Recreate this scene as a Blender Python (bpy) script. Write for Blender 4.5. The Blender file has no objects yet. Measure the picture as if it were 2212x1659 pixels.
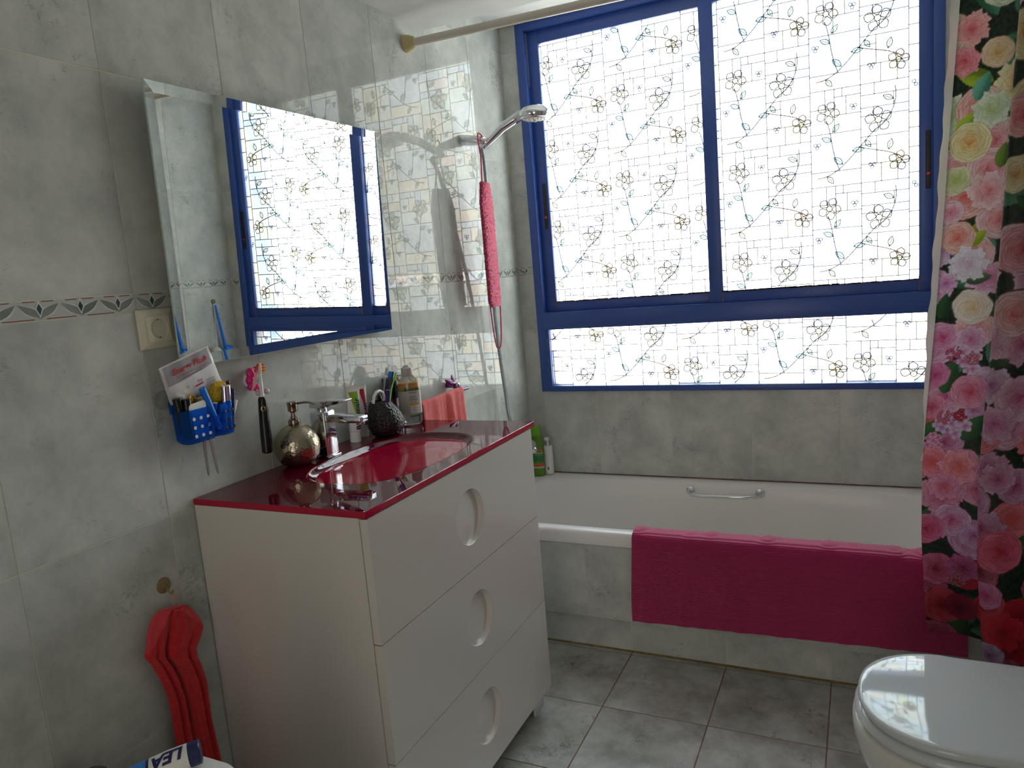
import bpy, bmesh, math, random
import numpy as np
from mathutils import Vector, Matrix

R = math.radians
random.seed(7)
rng = np.random.default_rng(11)
S = bpy.context.scene
COL = S.collection
FZ = 0.09                       # heights below are measured from 9 cm under the floor; build() lowers everything by FZ

# ---------------------------------------------------------------- camera
cam_d = bpy.data.cameras.new('camera')
cam = bpy.data.objects.new('camera', cam_d)
COL.objects.link(cam)
rt = Vector((0.9020563, 0.4236133, -0.0827419)); up = Vector((0.0108457, 0.1693947, 0.9854886)); fw = Vector((-0.4314821, 0.8898636, -0.1482092))
M = Matrix((rt, up, -fw)).transposed().to_4x4()
M.translation = Vector((1.2989, 0.0, 1.3688 - FZ))
cam.matrix_world = M
cam_d.sensor_width = 36.0
cam_d.lens = 36.0 * 1584.72 / 2212.0
cam_d.clip_start = 0.02
S.camera = cam

# ---------------------------------------------------------------- view and world
S.view_settings.view_transform = 'Standard'
S.view_settings.look = 'None'
S.view_settings.gamma = 1.0
S.view_settings.use_curve_mapping = False
S.view_settings.exposure = EXPO = 0.0
S.cycles.max_bounces = 10
S.cycles.diffuse_bounces = 6
S.cycles.glossy_bounces = 6
S.cycles.transparent_max_bounces = 16
S.cycles.use_denoising = True
S.cycles.sample_clamp_indirect = 12.0
S.cycles.blur_glossy = 0.0


def srgb(c):
    out = []
    for v in c[:3]:
        v = v / 255.0
        out.append(v / 12.92 if v <= 0.04045 else ((v + 0.055) / 1.055) ** 2.4)
    return (out[0], out[1], out[2], 1.0)


world = bpy.data.worlds.new('sky')
S.world = world
world.use_nodes = True
nt = world.node_tree
nt.nodes.clear()
W_out = nt.nodes.new('ShaderNodeOutputWorld')
W_bg = nt.nodes.new('ShaderNodeBackground')
W_tc = nt.nodes.new('ShaderNodeTexCoord')
W_sep = nt.nodes.new('ShaderNodeSeparateXYZ')
nt.links.new(W_tc.outputs['Generated'], W_sep.inputs[0])


def wmath(op, a, b=None, c=None):
    n = nt.nodes.new('ShaderNodeMath'); n.operation = op
    for i, v in enumerate((a, b, c)):
        if v is None:
            continue
        if isinstance(v, (int, float)):
            n.inputs[i].default_value = v
        else:
            nt.links.new(v, n.inputs[i])
    return n.outputs[0]


def wramp(v, lo, hi):
    n = nt.nodes.new('ShaderNodeMapRange'); n.interpolation_type = 'SMOOTHSTEP'
    nt.links.new(v, n.inputs['Value'])
    n.inputs['From Min'].default_value = lo; n.inputs['From Max'].default_value = hi
    return n.outputs['Result']


def wmix(f, a, b):
    n = nt.nodes.new('ShaderNodeMix'); n.data_type = 'RGBA'
    nt.links.new(f, n.inputs['Factor'])
    for s, v in (('A', a), ('B', b)):
        sock = [i for i in n.inputs if i.name == s and i.type == 'RGBA'][0]
        if isinstance(v, tuple):
            sock.default_value = v
        else:
            nt.links.new(v, sock)
    return [o for o in n.outputs if o.type == 'RGBA'][0]


# hazy bright sky: white glare in front of the window, blue higher up and far to the right of it
az = wmath('ARCTAN2', W_sep.outputs['X'], W_sep.outputs['Y'])
el = wmath('ARCSINE', W_sep.outputs['Z'])
SKY_L = 8.5
haze = (SKY_L, SKY_L * 0.98, SKY_L * 0.93, 1)
upper = (SKY_L * 0.78, SKY_L * 0.90, SKY_L * 1.0, 1)
side = (0.42, 0.62, 0.92, 1)
c1 = wmix(wramp(el, R(9), R(20)), haze, upper)
c2 = wmix(wramp(az, R(39.8), R(41.8)), c1, side)
c2 = wmix(wramp(az, R(47), R(54)), c2, (SKY_L * 1.0, SKY_L * 1.06, SKY_L * 1.05, 1))
c2 = wmix(wramp(az, R(-25), R(-38)), c2, (SKY_L * 0.12, SKY_L * 0.13, SKY_L * 0.14, 1))
nt.links.new(c2, W_bg.inputs['Color'])
nt.links.new(W_bg.outputs[0], W_out.inputs[0])

pd = bpy.data.lights.new('window_portal', 'AREA')
pd.shape = 'RECTANGLE'; pd.size = 1.5; pd.size_y = 1.5
pd.cycles.is_portal = True
po = bpy.data.objects.new('window_portal', pd)
po.location = (0.81, 2.93, 1.60 - FZ); po.rotation_euler = (R(-90), 0, 0)
COL.objects.link(po)

# light of the hall coming in through the open doorway behind the camera
hd = bpy.data.lights.new('hall_daylight', 'AREA')
hd.shape = 'RECTANGLE'; hd.size = 0.72; hd.size_y = 1.9; hd.energy = 7.0; hd.color = (1.0, 0.90, 0.80)
ho = bpy.data.objects.new('hall_daylight', hd)
ho.location = (1.03, -1.09, 1.06 - FZ); ho.rotation_euler = (R(90), 0, 0)
COL.objects.link(ho)


# ---------------------------------------------------------------- materials
def new_mat(name):
    m = bpy.data.materials.new(name)
    m.use_nodes = True
    return m, m.node_tree, m.node_tree.nodes['Principled BSDF']


def mat(name, col, rough=0.5, metal=0.0, trans=0.0, ior=1.5, coat=0.0, sheen=0.0, alpha=1.0, sss=0.0, bump=None, var=None, emis=None):
    """bump=(kind, scale, strength, distance); var=(scale, amount)"""
    m, t, p = new_mat(name)
    c = srgb(col)
    p.inputs['Base Color'].default_value = c
    p.inputs['Roughness'].default_value = rough
    p.inputs['Metallic'].default_value = metal
    p.inputs['IOR'].default_value = ior
    p.inputs['Transmission Weight'].default_value = trans
    p.inputs['Coat Weight'].default_value = coat
    p.inputs['Coat Roughness'].default_value = 0.03
    p.inputs['Sheen Weight'].default_value = sheen
    p.inputs['Alpha'].default_value = alpha
    tc = t.nodes.new('ShaderNodeTexCoord')
    if var is None:
        var = (9.0, 0.06)
    n = t.nodes.new('ShaderNodeTexNoise'); n.inputs['Scale'].default_value = var[0]; n.inputs['Detail'].default_value = 4
    t.links.new(tc.outputs['Object'], n.inputs['Vector'])
    mr = t.nodes.new('ShaderNodeMapRange')
    mr.inputs['From Min'].default_value = 0.3; mr.inputs['From Max'].default_value = 0.7
    mr.inputs['To Min'].default_value = 1 - var[1]; mr.inputs['To Max'].default_value = 1 + var[1]
    t.links.new(n.outputs['Fac'], mr.inputs['Value'])
    hs = t.nodes.new('ShaderNodeHueSaturation'); hs.inputs['Color'].default_value = c
    t.links.new(mr.outputs['Result'], hs.inputs['Value'])
    t.links.new(hs.outputs['Color'], p.inputs['Base Color'])
    if bump:
        kind, sc, st, di = bump
        if kind == 'noise':
            b = t.nodes.new('ShaderNodeTexNoise'); b.inputs['Scale'].default_value = sc; b.inputs['Detail'].default_value = 3; o = b.outputs['Fac']
        elif kind == 'voronoi':
            b = t.nodes.new('ShaderNodeTexVoronoi'); b.inputs['Scale'].default_value = sc; o = b.outputs['Distance']
        else:
            b = t.nodes.new('ShaderNodeTexWave'); b.inputs['Scale'].default_value = sc; b.bands_direction = kind[-1].upper(); o = b.outputs['Fac']
        t.links.new(tc.outputs['Object'], b.inputs['Vector'])
        bn = t.nodes.new('ShaderNodeBump'); bn.inputs['Strength'].default_value = st; bn.inputs['Distance'].default_value = di
        t.links.new(o, bn.inputs['Height'])
        t.links.new(bn.outputs['Normal'], p.inputs['Normal'])
    return m


def marble(name, dark, mid, light, fleck, rough, fleck_w=0.5, spec=1.0, scale=1.0):
    m, t, p = new_mat(name)
    geo = t.nodes.new('ShaderNodeNewGeometry')
    rnd = t.nodes.new('ShaderNodeVectorMath'); rnd.operation = 'SCALE'
    cmb = t.nodes.new('ShaderNodeCombineXYZ')
    mul = t.nodes.new('ShaderNodeMath'); mul.operation = 'MULTIPLY'; mul.inputs[1].default_value = 23.0
    t.links.new(geo.outputs['Random Per Island'], mul.inputs[0])
    for i in range(3):
        t.links.new(mul.outputs[0], cmb.inputs[i])
    add = t.nodes.new('ShaderNodeVectorMath'); add.operation = 'ADD'
    t.links.new(geo.outputs['Position'], add.inputs[0]); t.links.new(cmb.outputs[0], add.inputs[1])

    def noise(sc, det, rg, dist=0.0, vec=None):
        n = t.nodes.new('ShaderNodeTexNoise')
        n.inputs['Scale'].default_value = sc * scale; n.inputs['Detail'].default_value = det
        n.inputs['Roughness'].default_value = rg; n.inputs['Distortion'].default_value = dist
        t.links.new(vec or add.outputs[0], n.inputs['Vector'])
        return n.outputs['Fac']
    cloud = noise(6.5, 10, 0.68, 0.15)
    rp = t.nodes.new('ShaderNodeValToRGB')
    rp.color_ramp.elements[0].position = 0.34; rp.color_ramp.elements[0].color = srgb(dark)
    rp.color_ramp.elements[1].position = 0.66; rp.color_ramp.elements[1].color = srgb(light)
    e = rp.color_ramp.elements.new(0.5); e.color = srgb(mid)
    t.links.new(cloud, rp.inputs[0])
    # small dark flecks gathered in patches
    st = t.nodes.new('ShaderNodeMapping'); st.inputs['Scale'].default_value = (1.0, 1.0, 1.5); st.inputs['Rotation'].default_value = (0.6, 0.5, 0.4)
    t.links.new(add.outputs[0], st.inputs['Vector'])
    f1 = noise(60, 6, 0.8, 1.0, st.outputs[0]); f2 = noise(7, 4, 0.7, 0.6)
    mm = t.nodes.new('ShaderNodeMath'); mm.operation = 'MULTIPLY'
    t.links.new(f1, mm.inputs[0]); t.links.new(f2, mm.inputs[1])
    mr = t.nodes.new('ShaderNodeMapRange'); mr.inputs['From Min'].default_value = 0.315; mr.inputs['From Max'].default_value = 0.385
    mr.inputs['To Max'].default_value = fleck_w
    t.links.new(mm.outputs[0], mr.inputs['Value'])
    mx = t.nodes.new('ShaderNodeMix'); mx.data_type = 'RGBA'
    A = [i for i in mx.inputs if i.type == 'RGBA']
    t.links.new(mr.outputs['Result'], mx.inputs['Factor'])
    t.links.new(rp.outputs['Color'], A[0]); A[1].default_value = srgb(fleck)
    t.links.new([o for o in mx.outputs if o.type == 'RGBA'][0], p.inputs['Base Color'])
    p.inputs['Roughness'].default_value = rough
    p.inputs['IOR'].default_value = 1.5; p.inputs['Specular IOR Level'].default_value = 0.5 * spec / 1.0 if spec < 1 else 0.5
    wv = noise(3.0, 1, 0.4)
    bn = t.nodes.new('ShaderNodeBump'); bn.inputs['Strength'].default_value = 0.05; bn.inputs['Distance'].default_value = 0.0010
    return m


def film(name, col, tl):
    """window film: part of the light passes straight through, tinted; the rest scatters"""
    m, t, p = new_mat(name)
    t.nodes.remove(p)
    out = t.nodes['Material Output']
    a = t.nodes.new('ShaderNodeBsdfTransparent'); b = t.nodes.new('ShaderNodeBsdfTranslucent')
    n = t.nodes.new('ShaderNodeTexNoise'); n.inputs['Scale'].default_value = 160
    g = t.nodes.new('ShaderNodeNewGeometry'); t.links.new(g.outputs['Position'], n.inputs['Vector'])
    mr = t.nodes.new('ShaderNodeMapRange'); mr.inputs['From Min'].default_value = .3; mr.inputs['From Max'].default_value = .7
    mr.inputs['To Min'].default_value = .9; mr.inputs['To Max'].default_value = 1.1
    t.links.new(n.outputs['Fac'], mr.inputs['Value'])
    hs = t.nodes.new('ShaderNodeHueSaturation'); hs.inputs['Color'].default_value = (col[0], col[1], col[2], 1)
    t.links.new(mr.outputs['Result'], hs.inputs['Value'])
    t.links.new(hs.outputs[0], a.inputs[0]); t.links.new(hs.outputs[0], b.inputs[0])
    mx = t.nodes.new('ShaderNodeMixShader'); mx.inputs[0].default_value = tl
    t.links.new(a.outputs[0], mx.inputs[1]); t.links.new(b.outputs[0], mx.inputs[2])
    t.links.new(mx.outputs[0], out.inputs['Surface'])
    return m


def thin_glass(name):
    """flat pane: light goes straight through, a little mirrors off by Fresnel"""
    m, t, p = new_mat(name)
    t.nodes.remove(p)
    a = t.nodes.new('ShaderNodeBsdfTransparent'); a.inputs[0].default_value = (0.97, 0.98, 0.97, 1)
    b = t.nodes.new('ShaderNodeBsdfGlossy'); b.inputs['Roughness'].default_value = 0.0
    f = t.nodes.new('ShaderNodeFresnel'); f.inputs['IOR'].default_value = 1.45
    mx = t.nodes.new('ShaderNodeMixShader')
    g = t.nodes.new('ShaderNodeNewGeometry'); s_ = t.nodes.new('ShaderNodeMath'); s_.operation = 'SUBTRACT'; s_.inputs[0].default_value = 1.0
    t.links.new(g.outputs['Backfacing'], s_.inputs[1])
    k = t.nodes.new('ShaderNodeMath'); k.operation = 'MULTIPLY'; t.links.new(s_.outputs[0], k.inputs[0]); t.links.new(f.outputs[0], k.inputs[1])
    t.links.new(k.outputs[0], mx.inputs[0]); t.links.new(a.outputs[0], mx.inputs[1]); t.links.new(b.outputs[0], mx.inputs[2])
    t.links.new(mx.outputs[0], t.nodes['Material Output'].inputs['Surface'])
    return m


MT = {}
MT['tile'] = marble('wall_tile_marble', (166, 169, 164), (184, 186, 181), (200, 201, 196), (112, 117, 112), 0.006, 0.42, spec=0.32)
MT['floor_tile'] = marble('floor_tile_marble', (140, 138, 132), (166, 165, 160), (186, 186, 182), (98, 94, 88), 0.22, 0.6)
MT['grout'] = mat('grout_cream', (200, 197, 180), 0.8)
MT['grout_red'] = mat('grout_reddish', (118, 88, 78), 0.85, var=(14, 0.3))
MT['b_base'] = mat('border_glaze', (182, 184, 180), 0.05)
MT['b_leaf'] = marble('border_leaf', (108, 116, 112), (126, 133, 128), (150, 155, 150), (70, 80, 78), 0.05)
MT['b_line'] = mat('border_line_white', (214, 214, 208), 0.05)
MT['b_dark'] = mat('border_diamond', (62, 78, 86), 0.05, var=(60, 0.3))
MT['b_red'] = mat('border_dash_red', (132, 66, 64), 0.1)
MT['plaster'] = mat('ceiling_paint', (205, 206, 204), 0.75)
MT['blue'] = mat('frame_blue_paint', (46, 76, 150), 0.32, var=(3, 0.05))
MT['blue_dirty'] = mat('frame_worn_edges', (120, 122, 132), 0.7, var=(80, 0.35))
MT['putty'] = mat('glazing_dirt', (118, 100, 82), 0.8, var=(90, 0.4))
MT['glass'] = thin_glass('pane_glass')
MT['latch'] = mat('latch_black', (18, 18, 22), 0.4)
MT['red_plastic'] = mat('red_plastic', (205, 40, 50), 0.35)
MT['chrome'] = mat('chrome', (218, 220, 224), 0.07, metal=1.0, var=(5, 0.02))
MT['steel'] = mat('brushed_steel', (150, 146, 138), 0.3, metal=1.0)
MT['white_lacquer'] = mat('white_lacquer', (206, 200, 194), 0.13, coat=0.3, var=(2, 0.01))
MT['enamel'] = mat('tub_enamel', (226, 222, 220), 0.26, var=(2, 0.015))
MT['ceramic'] = mat('toilet_ceramic', (206, 205, 198), 0.12, var=(2, 0.01))
MT['seat'] = mat('toilet_seat_plastic', (196, 200, 202), 0.045, var=(2, 0.01))
MT['glass_red'] = mat('raspberry_glass_top', (86, 3, 26), 0.02, ior=1.55, var=(2, 0.02))
MT['glass_red_edge'] = mat('raspberry_glass_edge', (168, 14, 52), 0.05, ior=1.5)
MT['magenta'] = mat('bath_mat_cotton', (164, 15, 84), 0.9, sheen=0.5, bump=('wavez', 62, 0.55, 0.003))
MT['coral'] = mat('coral_terry', (226, 92, 88), 0.95, sheen=0.4, bump=('noise', 420, 1.0, 0.003), var=(60, 0.12))
MT['red_terry'] = mat('red_terry', (206, 24, 34), 0.95, sheen=0.25, bump=('noise', 420, 1.0, 0.003), var=(60, 0.12))
MT['red_band'] = mat('red_towel_band', (212, 56, 66), 0.9, sheen=0.3, bump=('wavez', 200, 0.3, 0.001))
MT['pink_knit'] = mat('pink_crochet', (214, 66, 108), 0.9, sheen=0.4, bump=('noise', 260, 1.0, 0.004), var=(90, 0.15))
MT['ivory'] = mat('ivory_plastic', (212, 206, 186), 0.3)
MT['ivory_dark'] = mat('socket_well', (186, 180, 152), 0.35)
MT['rod'] = mat('rod_cream_enamel', (206, 198, 188), 0.3)
MT['rubber'] = mat('yellowed_rubber', (188, 174, 124), 0.5)
MT['black'] = mat('black_plastic', (14, 14, 17), 0.25)
MT['black_hole'] = mat('socket_hole', (8, 8, 8), 0.6)
MT['gold'] = mat('gold_metal', (206, 170, 96), 0.2, metal=1.0)
MT['gold_box'] = mat('gold_carton', (196, 170, 104), 0.35, metal=0.4)
MT['white'] = mat('white_plastic', (228, 226, 222), 0.3)
MT['greywhite'] = mat('grey_white_plastic', (196, 190, 186), 0.35)
MT['pearl'] = mat('sachet_foil', (214, 210, 212), 0.3)
MT['sachet_grey'] = mat('sachet_grey_band', (150, 146, 150), 0.3)
MT['text_red'] = mat('print_red', (190, 24, 44), 0.4)
MT['text_grey'] = mat('print_grey', (96, 92, 96), 0.4)
MT['text_navy'] = mat('print_navy', (22, 28, 84), 0.4)
MT['text_green'] = mat('print_green', (20, 110, 62), 0.4)
MT['text_black'] = mat('print_black', (26, 24, 28), 0.4)
MT['pink'] = mat('pink_plastic', (226, 40, 130), 0.3)
MT['pale_pink'] = mat('pale_pink_plastic', (232, 190, 196), 0.35)
MT['orange'] = mat('bristle_orange', (236, 74, 22), 0.7)
MT['yellow'] = mat('bristle_yellow', (244, 176, 40), 0.7)
MT['sponge'] = mat('yellow_sponge', (206, 168, 30), 0.95, bump=('voronoi', 300, 1.0, 0.004), var=(200, 0.25))
MT['cyan_blue'] = mat('bright_blue_plastic', (20, 120, 226), 0.3)
MT['caddy'] = mat('clear_blue_plastic', (70, 150, 240), 0.12, trans=0.88, ior=1.05)
MT['clear'] = mat('clear_plastic', (236, 238, 238), 0.05, trans=0.95, ior=1.08)
MT['clear_b'] = mat('clear_bottle', (226, 228, 228), 0.03, trans=0.92, ior=1.2)
MT['navy'] = mat('navy_plastic', (24, 34, 84), 0.3)
MT['violet'] = mat('violet_plastic', (70, 34, 118), 0.25)
MT['purple'] = mat('purple_gloss', (122, 22, 112), 0.15, coat=0.5)
MT['lime'] = mat('lime_plastic', (132, 214, 30), 0.3)
MT['green'] = mat('green_label', (140, 186, 58), 0.4)
MT['shampoo'] = mat('green_bottle', (92, 136, 20), 0.15, coat=0.4)
MT['shampoo_lid'] = mat('green_lid', (104, 170, 24), 0.2)
MT['darkgreen'] = mat('dark_green_label', (26, 118, 62), 0.3)
MT['amber'] = mat('gold_oil', (226, 160, 14), 0.1, coat=0.3)
MT['hammered'] = mat('hammered_metal', (176, 166, 146), 0.24, metal=1.0, bump=('voronoi', 150, 0.35, 0.002), var=(8, 0.12))
MT['pewter'] = mat('brushed_pewter', (150, 138, 128), 0.2, metal=1.0)
MT['basalt'] = mat('dark_hammered_glaze', (46, 43, 46), 0.24, metal=0.35, bump=('voronoi', 170, 0.8, 0.003))
MT['burgundy'] = mat('burgundy_liquid', (90, 10, 22), 0.2, coat=0.5)
MT['suction'] = mat('amber_suction', (150, 128, 88), 0.15, alpha=0.65)
MT['cord'] = mat('cotton_cord', (176, 140, 110), 0.9)
MT['hose'] = mat('steel_hose', (176, 178, 182), 0.22, metal=1.0, bump=('wavez', 210, 1.0, 0.004))
MT['mirror'] = mat('mirror_silver', (236, 240, 238), 0.0, metal=1.0, var=(2, 0.0))
MT['mirror_edge'] = mat('mirror_edge_glass', (176, 196, 188), 0.08)
MT['mouthblue'] = mat('tube_sky_blue', (20, 130, 220), 0.35)
MT['hem'] = mat('curtain_hem_white', (240, 240, 238), 0.7)
MT['satin'] = mat('hairbrush_grey', (88, 86, 84), 0.5)

# film of the window: straight-through tints
FB = [(0.72, 0.80, 0.93), (0.78, 0.84, 0.93), (0.82, 0.83, 0.92), (0.88, 0.91, 0.91), (0.93, 0.93, 0.88), (0.95, 0.84, 0.72), (0.86, 0.93, 0.88), (0.95, 0.93, 0.66), (0.95, 0.80, 0.76)]
MF = [film('film_tint', c, 0.22) for c in FB]
MF_pet = film('film_petal', (0.72, 0.67, 0.61), 0.7)
MF_cen = film('film_flower_heart', (0.98, 0.88, 0.45), 0.35)
MF_leaf = film('film_leaf', (0.55, 0.86, 0.80), 0.3)
MF_berry = film('film_berry', (0.62, 0.74, 0.95), 0.3)
MF_line = film('film_lead_line', (0.07, 0.07, 0.08), 0.06)


# ---------------------------------------------------------------- mesh builder
def V(*a):
    return Vector(a)


def frame_from(d, hint=(0, 0, 1)):
    """orthonormal (u, v, d) for a direction"""
    d = Vector(d).normalized(); h = Vector(hint)
    if abs(d.dot(h)) > 0.98:
        h = Vector((0, 1, 0)) if abs(d.y) < 0.9 else Vector((1, 0, 0))
    u = h.cross(d).normalized(); v = d.cross(u)
    return u, v, d


class MB:
    def __init__(s):
        s.v = []; s.f = []; s.m = []; s.mi = 0

    def add(s, vs, fs, mi=None):
        o = len(s.v); s.v += [tuple(x) for x in vs]
        for f in fs:
            s.f.append(tuple(i + o for i in f)); s.m.append(s.mi if mi is None else mi)
        return s

    def box(s, x0, x1, y0, y1, z0, z1, mi=None):
        vs = [(x, y, z) for z in (z0, z1) for y in (y0, y1) for x in (x0, x1)]
        return s.add(vs, [(0, 2, 3, 1), (4, 5, 7, 6), (0, 1, 5, 4), (2, 6, 7, 3), (0, 4, 6, 2), (1, 3, 7, 5)], mi)

    def obox(s, c, u, v, w, hu, hv, hw, mi=None):
        c, u, v, w = Vector(c), Vector(u), Vector(v), Vector(w)
        vs = [c + u * a * hu + v * b * hv + w * d * hw for d in (-1, 1) for b in (-1, 1) for a in (-1, 1)]
        return s.add(vs, [(0, 2, 3, 1), (4, 5, 7, 6), (0, 1, 5, 4), (2, 6, 7, 3), (0, 4, 6, 2), (1, 3, 7, 5)], mi)

    def loft(s, rings, cap0=True, cap1=True, closed=True, mi=None):
        n = len(rings[0]); vs = [p for r in rings for p in r]; fs = []
        for k in range(len(rings) - 1):
            for i in range(n if closed else n - 1):
                j = (i + 1) % n
                fs.append((k * n + i, k * n + j, (k + 1) * n + j, (k + 1) * n + i))
        if cap0: fs.append(tuple(range(n))[::-1])
        if cap1: fs.append(tuple((len(rings) - 1) * n + i for i in range(n)))
        return s.add(vs, fs, mi)

    def lathe(s, prof, c, axis=(0, 0, 1), n=32, sx=1.0, sy=1.0, cap0=True, cap1=True, hint=(0, 1, 0), mi=None):
        """prof: list of (radius, distance along axis)"""
        u, v, d = frame_from(axis, hint); c = Vector(c); rings = []
        for r, h in prof:
            rings.append([c + d * h + u * (r * sx * math.cos(2 * math.pi * i / n)) + v * (r * sy * math.sin(2 * math.pi * i / n)) for i in range(n)])
        return s.loft(rings, cap0, cap1, mi=mi)

    def cyl(s, a, b, r0, r1=None, n=20, mi=None, bev=0.0):
        a, b = Vector(a), Vector(b); L = (b - a).length; r1 = r0 if r1 is None else r1
        if bev: pr = [(r0 - bev, 0), (r0, bev), (r1, L - bev), (r1 - bev, L)]
        else: pr = [(r0, 0), (r1, L)]
        return s.lathe(pr, a, b - a, n, mi=mi)

    def tube(s, pts, r, n=10, caps=True, mi=None):
        pts = [Vector(p) for p in pts]; rings = []; u = None
        for i, p in enumerate(pts):
            d = (pts[min(i + 1, len(pts) - 1)] - pts[max(i - 1, 0)]).normalized()
            if u is None: u = frame_from(d)[0]
            u = (u - d * u.dot(d)).normalized(); w = d.cross(u)
            rr = r[i] if isinstance(r, (list, tuple)) else r
            rings.append([p + u * rr * math.cos(2 * math.pi * k / n) + w * rr * math.sin(2 * math.pi * k / n) for k in range(n)])
        return s.loft(rings, caps, caps, mi=mi)

    def ellipsoid(s, c, u, v, w, a, b, d, nu=20, nv=12, mi=None):
        c, u, v, w = Vector(c), Vector(u).normalized(), Vector(v).normalized(), Vector(w).normalized(); rings = []
        for k in range(nv + 1):
            t = math.pi * (k / nv - 0.5); t = max(-1.5, min(1.5, t))
            rings.append([c + u * a * math.cos(t) * math.cos(2 * math.pi * i / nu) + v * b * math.cos(t) * math.sin(2 * math.pi * i / nu) + w * d * math.sin(t) for i in range(nu)])
        return s.loft(rings, mi=mi)

    def sphere(s, c, r, nu=20, nv=12, mi=None):
        return s.ellipsoid(c, (1, 0, 0), (0, 1, 0), (0, 0, 1), r, r, r, nu, nv, mi)

    def grid(s, fn, nu, nv, mi=None, back=None):
        """sheet fn(a, b) for a, b in 0..1; back = thickness fn adds a closed back side"""
        vs = [Vector(fn(i / nu, j / nv)) for j in range(nv + 1) for i in range(nu + 1)]
        w = nu + 1
        fs = [(j * w + i, j * w + i + 1, (j + 1) * w + i + 1, (j + 1) * w + i) for j in range(nv) for i in range(nu)]
        s.add(vs, fs, mi)
        if back is not None:
            o = len(vs)
            vb = [Vector(p) + Vector(back) for p in vs]
            fb = [f[::-1] for f in fs]
            s.add(vb, fb, mi)
            base = len(s.v) - 2 * o
            rim = [i for i in range(w)] + [j * w + nu for j in range(1, nv + 1)] + [nv * w + i for i in range(nu - 1, -1, -1)] + [j * w for j in range(nv - 1, 0, -1)]
            for a, b in zip(rim, rim[1:] + rim[:1]):
                s.f.append((base + b, base + a, base + o + a, base + o + b)); s.m.append(s.mi if mi is None else mi)
        return s

    def poly(s, pts, mi=None):
        return s.add(pts, [tuple(range(len(pts)))], mi)

    def prism(s, pts, ext, mi=None):
        e = Vector(ext); a = [Vector(p) for p in pts]
        return s.loft([a, [p + e for p in a]], mi=mi)

    def build(s, name, mats, parent=None, base=None, smooth=True, angle=38, bevel=0.0, bseg=2, subsurf=0):
        me = bpy.data.meshes.new(name)
        if parent is not None:
            root = parent
            while root.parent: root = root.parent
            off = Vector(root['_b'])
        else:
            off = Vector(base if base is not None else (0, 0, 0))
        me.from_pydata([(x - off.x, y - off.y, z - off.z) for x, y, z in s.v], [], s.f)
        ms = mats if isinstance(mats, (list, tuple)) else [mats]
        for m in ms: me.materials.append(m)
        if len(ms) > 1: me.polygons.foreach_set('material_index', s.m)
        bm = bmesh.new(); bm.from_mesh(me)
        bmesh.ops.recalc_face_normals(bm, faces=bm.faces)
        if bevel:
            ed = [e for e in bm.edges if len(e.link_faces) == 2 and e.calc_face_angle(0) > R(25)]
            bmesh.ops.bevel(bm, geom=ed, offset=bevel, segments=bseg, affect='EDGES', profile=0.5, clamp_overlap=True)
        bm.to_mesh(me); bm.free()
        if smooth:
            me.polygons.foreach_set('use_smooth', [True] * len(me.polygons))
            me.set_sharp_from_angle(angle=R(angle))
        ob = bpy.data.objects.new(name, me)
        COL.objects.link(ob)
        if parent is not None:
            ob.parent = parent
        else:
            ob.location = (off.x, off.y, off.z - FZ); ob['_b'] = tuple(off)
        if subsurf:
            md = ob.modifiers.new('sub', 'SUBSURF'); md.levels = subsurf; md.render_levels = subsurf
        return ob


def thing(name, label, cat, base, group=None):
    o = bpy.data.objects.new(name, None); COL.objects.link(o)
    o.empty_display_size = 0.02
    o.location = (base[0], base[1], base[2] - FZ); o['_b'] = tuple(base)
    o['label'] = label; o['category'] = cat
    if group: o['group'] = group
    return o


def tag(o, label, cat, group=None):
    o['label'] = label; o['category'] = cat
    if group: o['group'] = group
    return o


def lab(o, label):
    o['label'] = label
    return o


def struct(o):
    o['kind'] = 'structure'
    return o


def text(s, size, origin, udir, vdir, material, parent, name='print', depth=0.0002, bold=0.0, wrap=None, align='CENTER', shear=0.0, xs=1.0, cuts=0):
    """lettering as a thin mesh; wrap=(axis point, radius) bends it round a vertical bottle"""
    cu = bpy.data.curves.new('t', 'FONT'); cu.body = s; cu.size = size; cu.align_x = align; cu.align_y = 'CENTER'
    cu.extrude = 0.0; cu.offset = bold; cu.resolution_u = 3; cu.shear = shear
    ob = bpy.data.objects.new('t', cu); COL.objects.link(ob)
    bpy.context.view_layer.update()
    me = ob.evaluated_get(bpy.context.evaluated_depsgraph_get()).to_mesh()
    if cuts:
        bm = bmesh.new(); bm.from_mesh(me); bmesh.ops.triangulate(bm, faces=bm.faces)
        for _ in range(cuts): bmesh.ops.subdivide_edges(bm, edges=[e for e in bm.edges if e.calc_length() > size * 0.12], cuts=1)
        bmesh.ops.triangulate(bm, faces=bm.faces); bm.verts.index_update()
        vs = [tuple(v.co) for v in bm.verts]; fs = [tuple(v.index for v in f.verts) for f in bm.faces]; bm.free()
    else:
        vs = [tuple(v.co) for v in me.vertices]; fs = [tuple(p.vertices) for p in me.polygons]
    bpy.data.objects.remove(ob); bpy.data.curves.remove(cu)
    u, v, o = Vector(udir).normalized(), Vector(vdir).normalized(), Vector(origin); w = u.cross(v).normalized()
    out = []
    for x, y, z in vs:
        x *= xs
        if wrap:
            ax, rx, ry, a0 = wrap
            a = a0 + x / ((rx + ry) / 2)
            out.append(Vector((ax[0] + rx * math.cos(a), ax[1] + ry * math.sin(a), o.z + y)))
        else:
            out.append(o + u * x + v * y)
    mb = MB(); n = len(out)
    if not wrap:
        bmx = [p + w * depth for p in out]; mb.add(bmx, fs)
    else:
        mb.add(out, fs)
    return mb.build(name, material, parent, smooth=False)


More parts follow.
